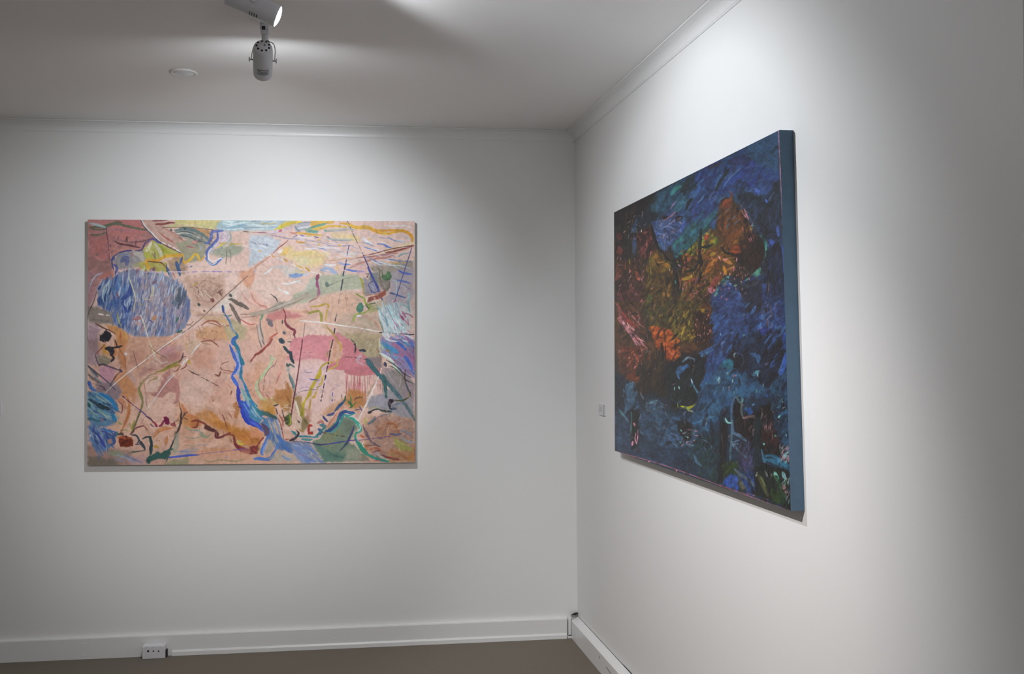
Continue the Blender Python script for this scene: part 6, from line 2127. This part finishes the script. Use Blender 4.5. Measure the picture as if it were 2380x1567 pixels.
S 4c6c84 90 .9 | 420,760 500,640 560,600
S 5c98a0 36 .95 | 500,510 560,480 570,540
S 5c9894 36 .95 | 390,720 440,660
S b8ccc8 26 .95 | 590,670 620,700 650,690
S 8cb8a0 60 .95 | 740,760 810,720
S 4c8c74 70 .95 | 150,1070 200,980 210,930
S b87890 50 .95 | 490,1190 520,1130
S 2a2c48 40 .9 | 500,1100 600,980 700,960
S c88818 80 1 | 410,180 450,300 490,430
S c06c84 50 .95 | 700,310 730,250 760,190
S c88c8c 34 .95 | 600,440 610,370
S 8c444c 40 .9 | 1010,360 1100,370
S c47084 60 .95 | 0,960 30,900
S d0808c 50 .95 | 120,930 140,860
S 7c3030 50 .9 | 60,900 80,960
S 8c4c3c 60 .9 | 30,780 120,560 180,480
S a86c60 40 .85 | 200,640 280,520
H 7c4424,8c5028,6c3828,a06028,50341c 30 160 40 70 20 .85 | 0,50 400,20 380,450 150,450 0,500
S 6cb498 44 .95 | 1080,600 1180,520 1240,470
S 6cbc9c 60 .95 | 1250,440 1340,390
S 4c8878 110 .95 | 1400,330 1440,450
S 5c9c8c 60 .9 | 1400,400 1470,380
S 6070a0 50 .9 | 880,960 920,1020 940,1100
S 7c6c80 50 .9 | 1060,1000 1100,930
S 4c5460 20 .9 | 990,1040 990,1100
H 3c3c38,342c2c,443c34,2c2824 40 180 40 70 30 .8 | 800,100 1350,80 1300,450 1000,600 850,450
S 5c7c64 18 .9 | 1040,240 1110,260
S 34608c 60 .8 | 1060,1420 1150,1310 1230,1250
B d8d8d0 18 1 | 928,625
T V
H d07c88,e0a0a8,b85c64 34 12 4 75 24 .9 | 400,560 560,520 560,640 400,700
H 7cc4c0,4c94a8,8cb8c8 22 14 5 60 40 .85 | 300,1020 700,880 720,1160 380,1100
H 3c6cc0,4c84d0 14 40 10 60 14 .8 | 560,680 700,760 700,1000 620,940
H 5c8cc0,7c94c0,3c70a0 20 40 6 48 10 .7 | 300,260 660,120 660,320 420,420
MOD .30 .04
"""
art = Paint(196, 502, 972, 1092, 1.6, (.87, .73, .68), 5); art.run(PALE, TILES)
ca = sum(np.array(p) for p in PA)/4
t = empty('painting', ca); tag(t, 'wide pale pink abstract painting with blue, yellow and green marks on the back wall', 'painting', 'paintings')
canvas_mesh('painted_canvas', PA, (0, -1, 0), .03, PIXA, art, [[.95]+[0]*9]*3, 1060, 800, .00035, paint_mat('oil_paint_pale', .5, 900, .0004), t, ca)
sides_mesh('canvas_edge', PA, (0, .0356, 0), mat('canvas_edge_pale', (.42, .36, .34), .8, bump=(600, .2, .0005)), t, ca)
art = Paint(1420, 294, 1846, 1196, 1.8, (.12, .16, .2), 9); art.run(DARK, TILES)
cb = sum(np.array(p) for p in PB)/4
t = empty('painting', cb); tag(t, 'dark blue and rust abstract painting with thick blue canvas edge on the right wall', 'painting', 'paintings')
nrm = -Vector((1, -WA, 0)).normalized()
canvas_mesh('painted_canvas', PB, nrm, .036, PIXB, art, LB, 760, 1000, .0006, paint_mat('oil_paint_dark', .33, 500, .0006), t, cb, .76)
sides_mesh('canvas_edge', PB, (.0365, 0, 0), mat('canvas_edge_blue', (.075, .142, .22), .55, bump=(500, .25, .0006), vary=(30, .06)), t, cb)['label'] = 'flat slate blue painted canvas edge'
del art
# ------------------------------------------------------------------ lamps and daylight
pA = front(MA, bA, s2top); pB = front(MB, bB, s1top)
BA = Vector((-.17, .816, -.54)); BB = Vector((.80, .20, -.60))
spot('spot_beam_back', pA, pA+BA, 54, 101, .55, .022, COOL)

spot('spill_back', pA, pA+Vector((-.03, .80, -.60)), 7.0, 179, .42, .022, COOL)
spot('spot_beam_right', pB, pB+BB, 48, 99, .5, .022, COOL)
spot('spill_right', pB, pB+Vector((.85, .03, -.52)), 22, 124, .25, .022, COOL)
# a third head, added out of view to brighten the lower right wall
s3top = Vector((L2[0], L2[1], ZC-.010))+vd*1.42
piv3 = s3top+Vector((0, 0, -.13)); aim3 = Vector((1.40, 1.25, -1.90))
addedLampC, MC, bC = spotlight(s3top, piv3, aim3, 'white cylinder spotlight added out of view to brighten the lower right wall', .032, .145, 9, [(-2.1, 4, .010, .0062, .32)])
pC = front(MC, bC, s3top)
spot('spot_added_right', pC, pC+aim3, 136, 74, 1, .022, (1, .955, .945))
s4top = Vector((L2[0], L2[1], ZC-.010))+vd*3.75  # fourth head, added behind the camera to lighten the shadow under the pale painting
piv4 = s4top+Vector((0, 0, -.13)); aim4 = Vector((-.20, 5.2, -1.22))
addedLampD, MD, bD = spotlight(s4top, piv4, aim4, 'white cylinder spotlight added unseen behind the viewer as fill for the back wall', .032, .145, 9, [(-2.1, 4, .010, .0062, .32)])
pD = front(MD, bD, s4top)
spot('spot_added_back', pD, pD+aim4, 190, 28, 1, .022, (1, .97, .96))
spot('spot_core_back', pA, pA+Vector((-.05, .62, -.85)), 26, 66, 1, .022, (1, .97, .96))
w = bpy.data.worlds.new('daylight'); S.world = w; w.use_nodes = True
bg = w.node_tree.nodes['Background']; bg.inputs['Color'].default_value = (1.0, .97, .93, 1); bg.inputs['Strength'].default_value = .50
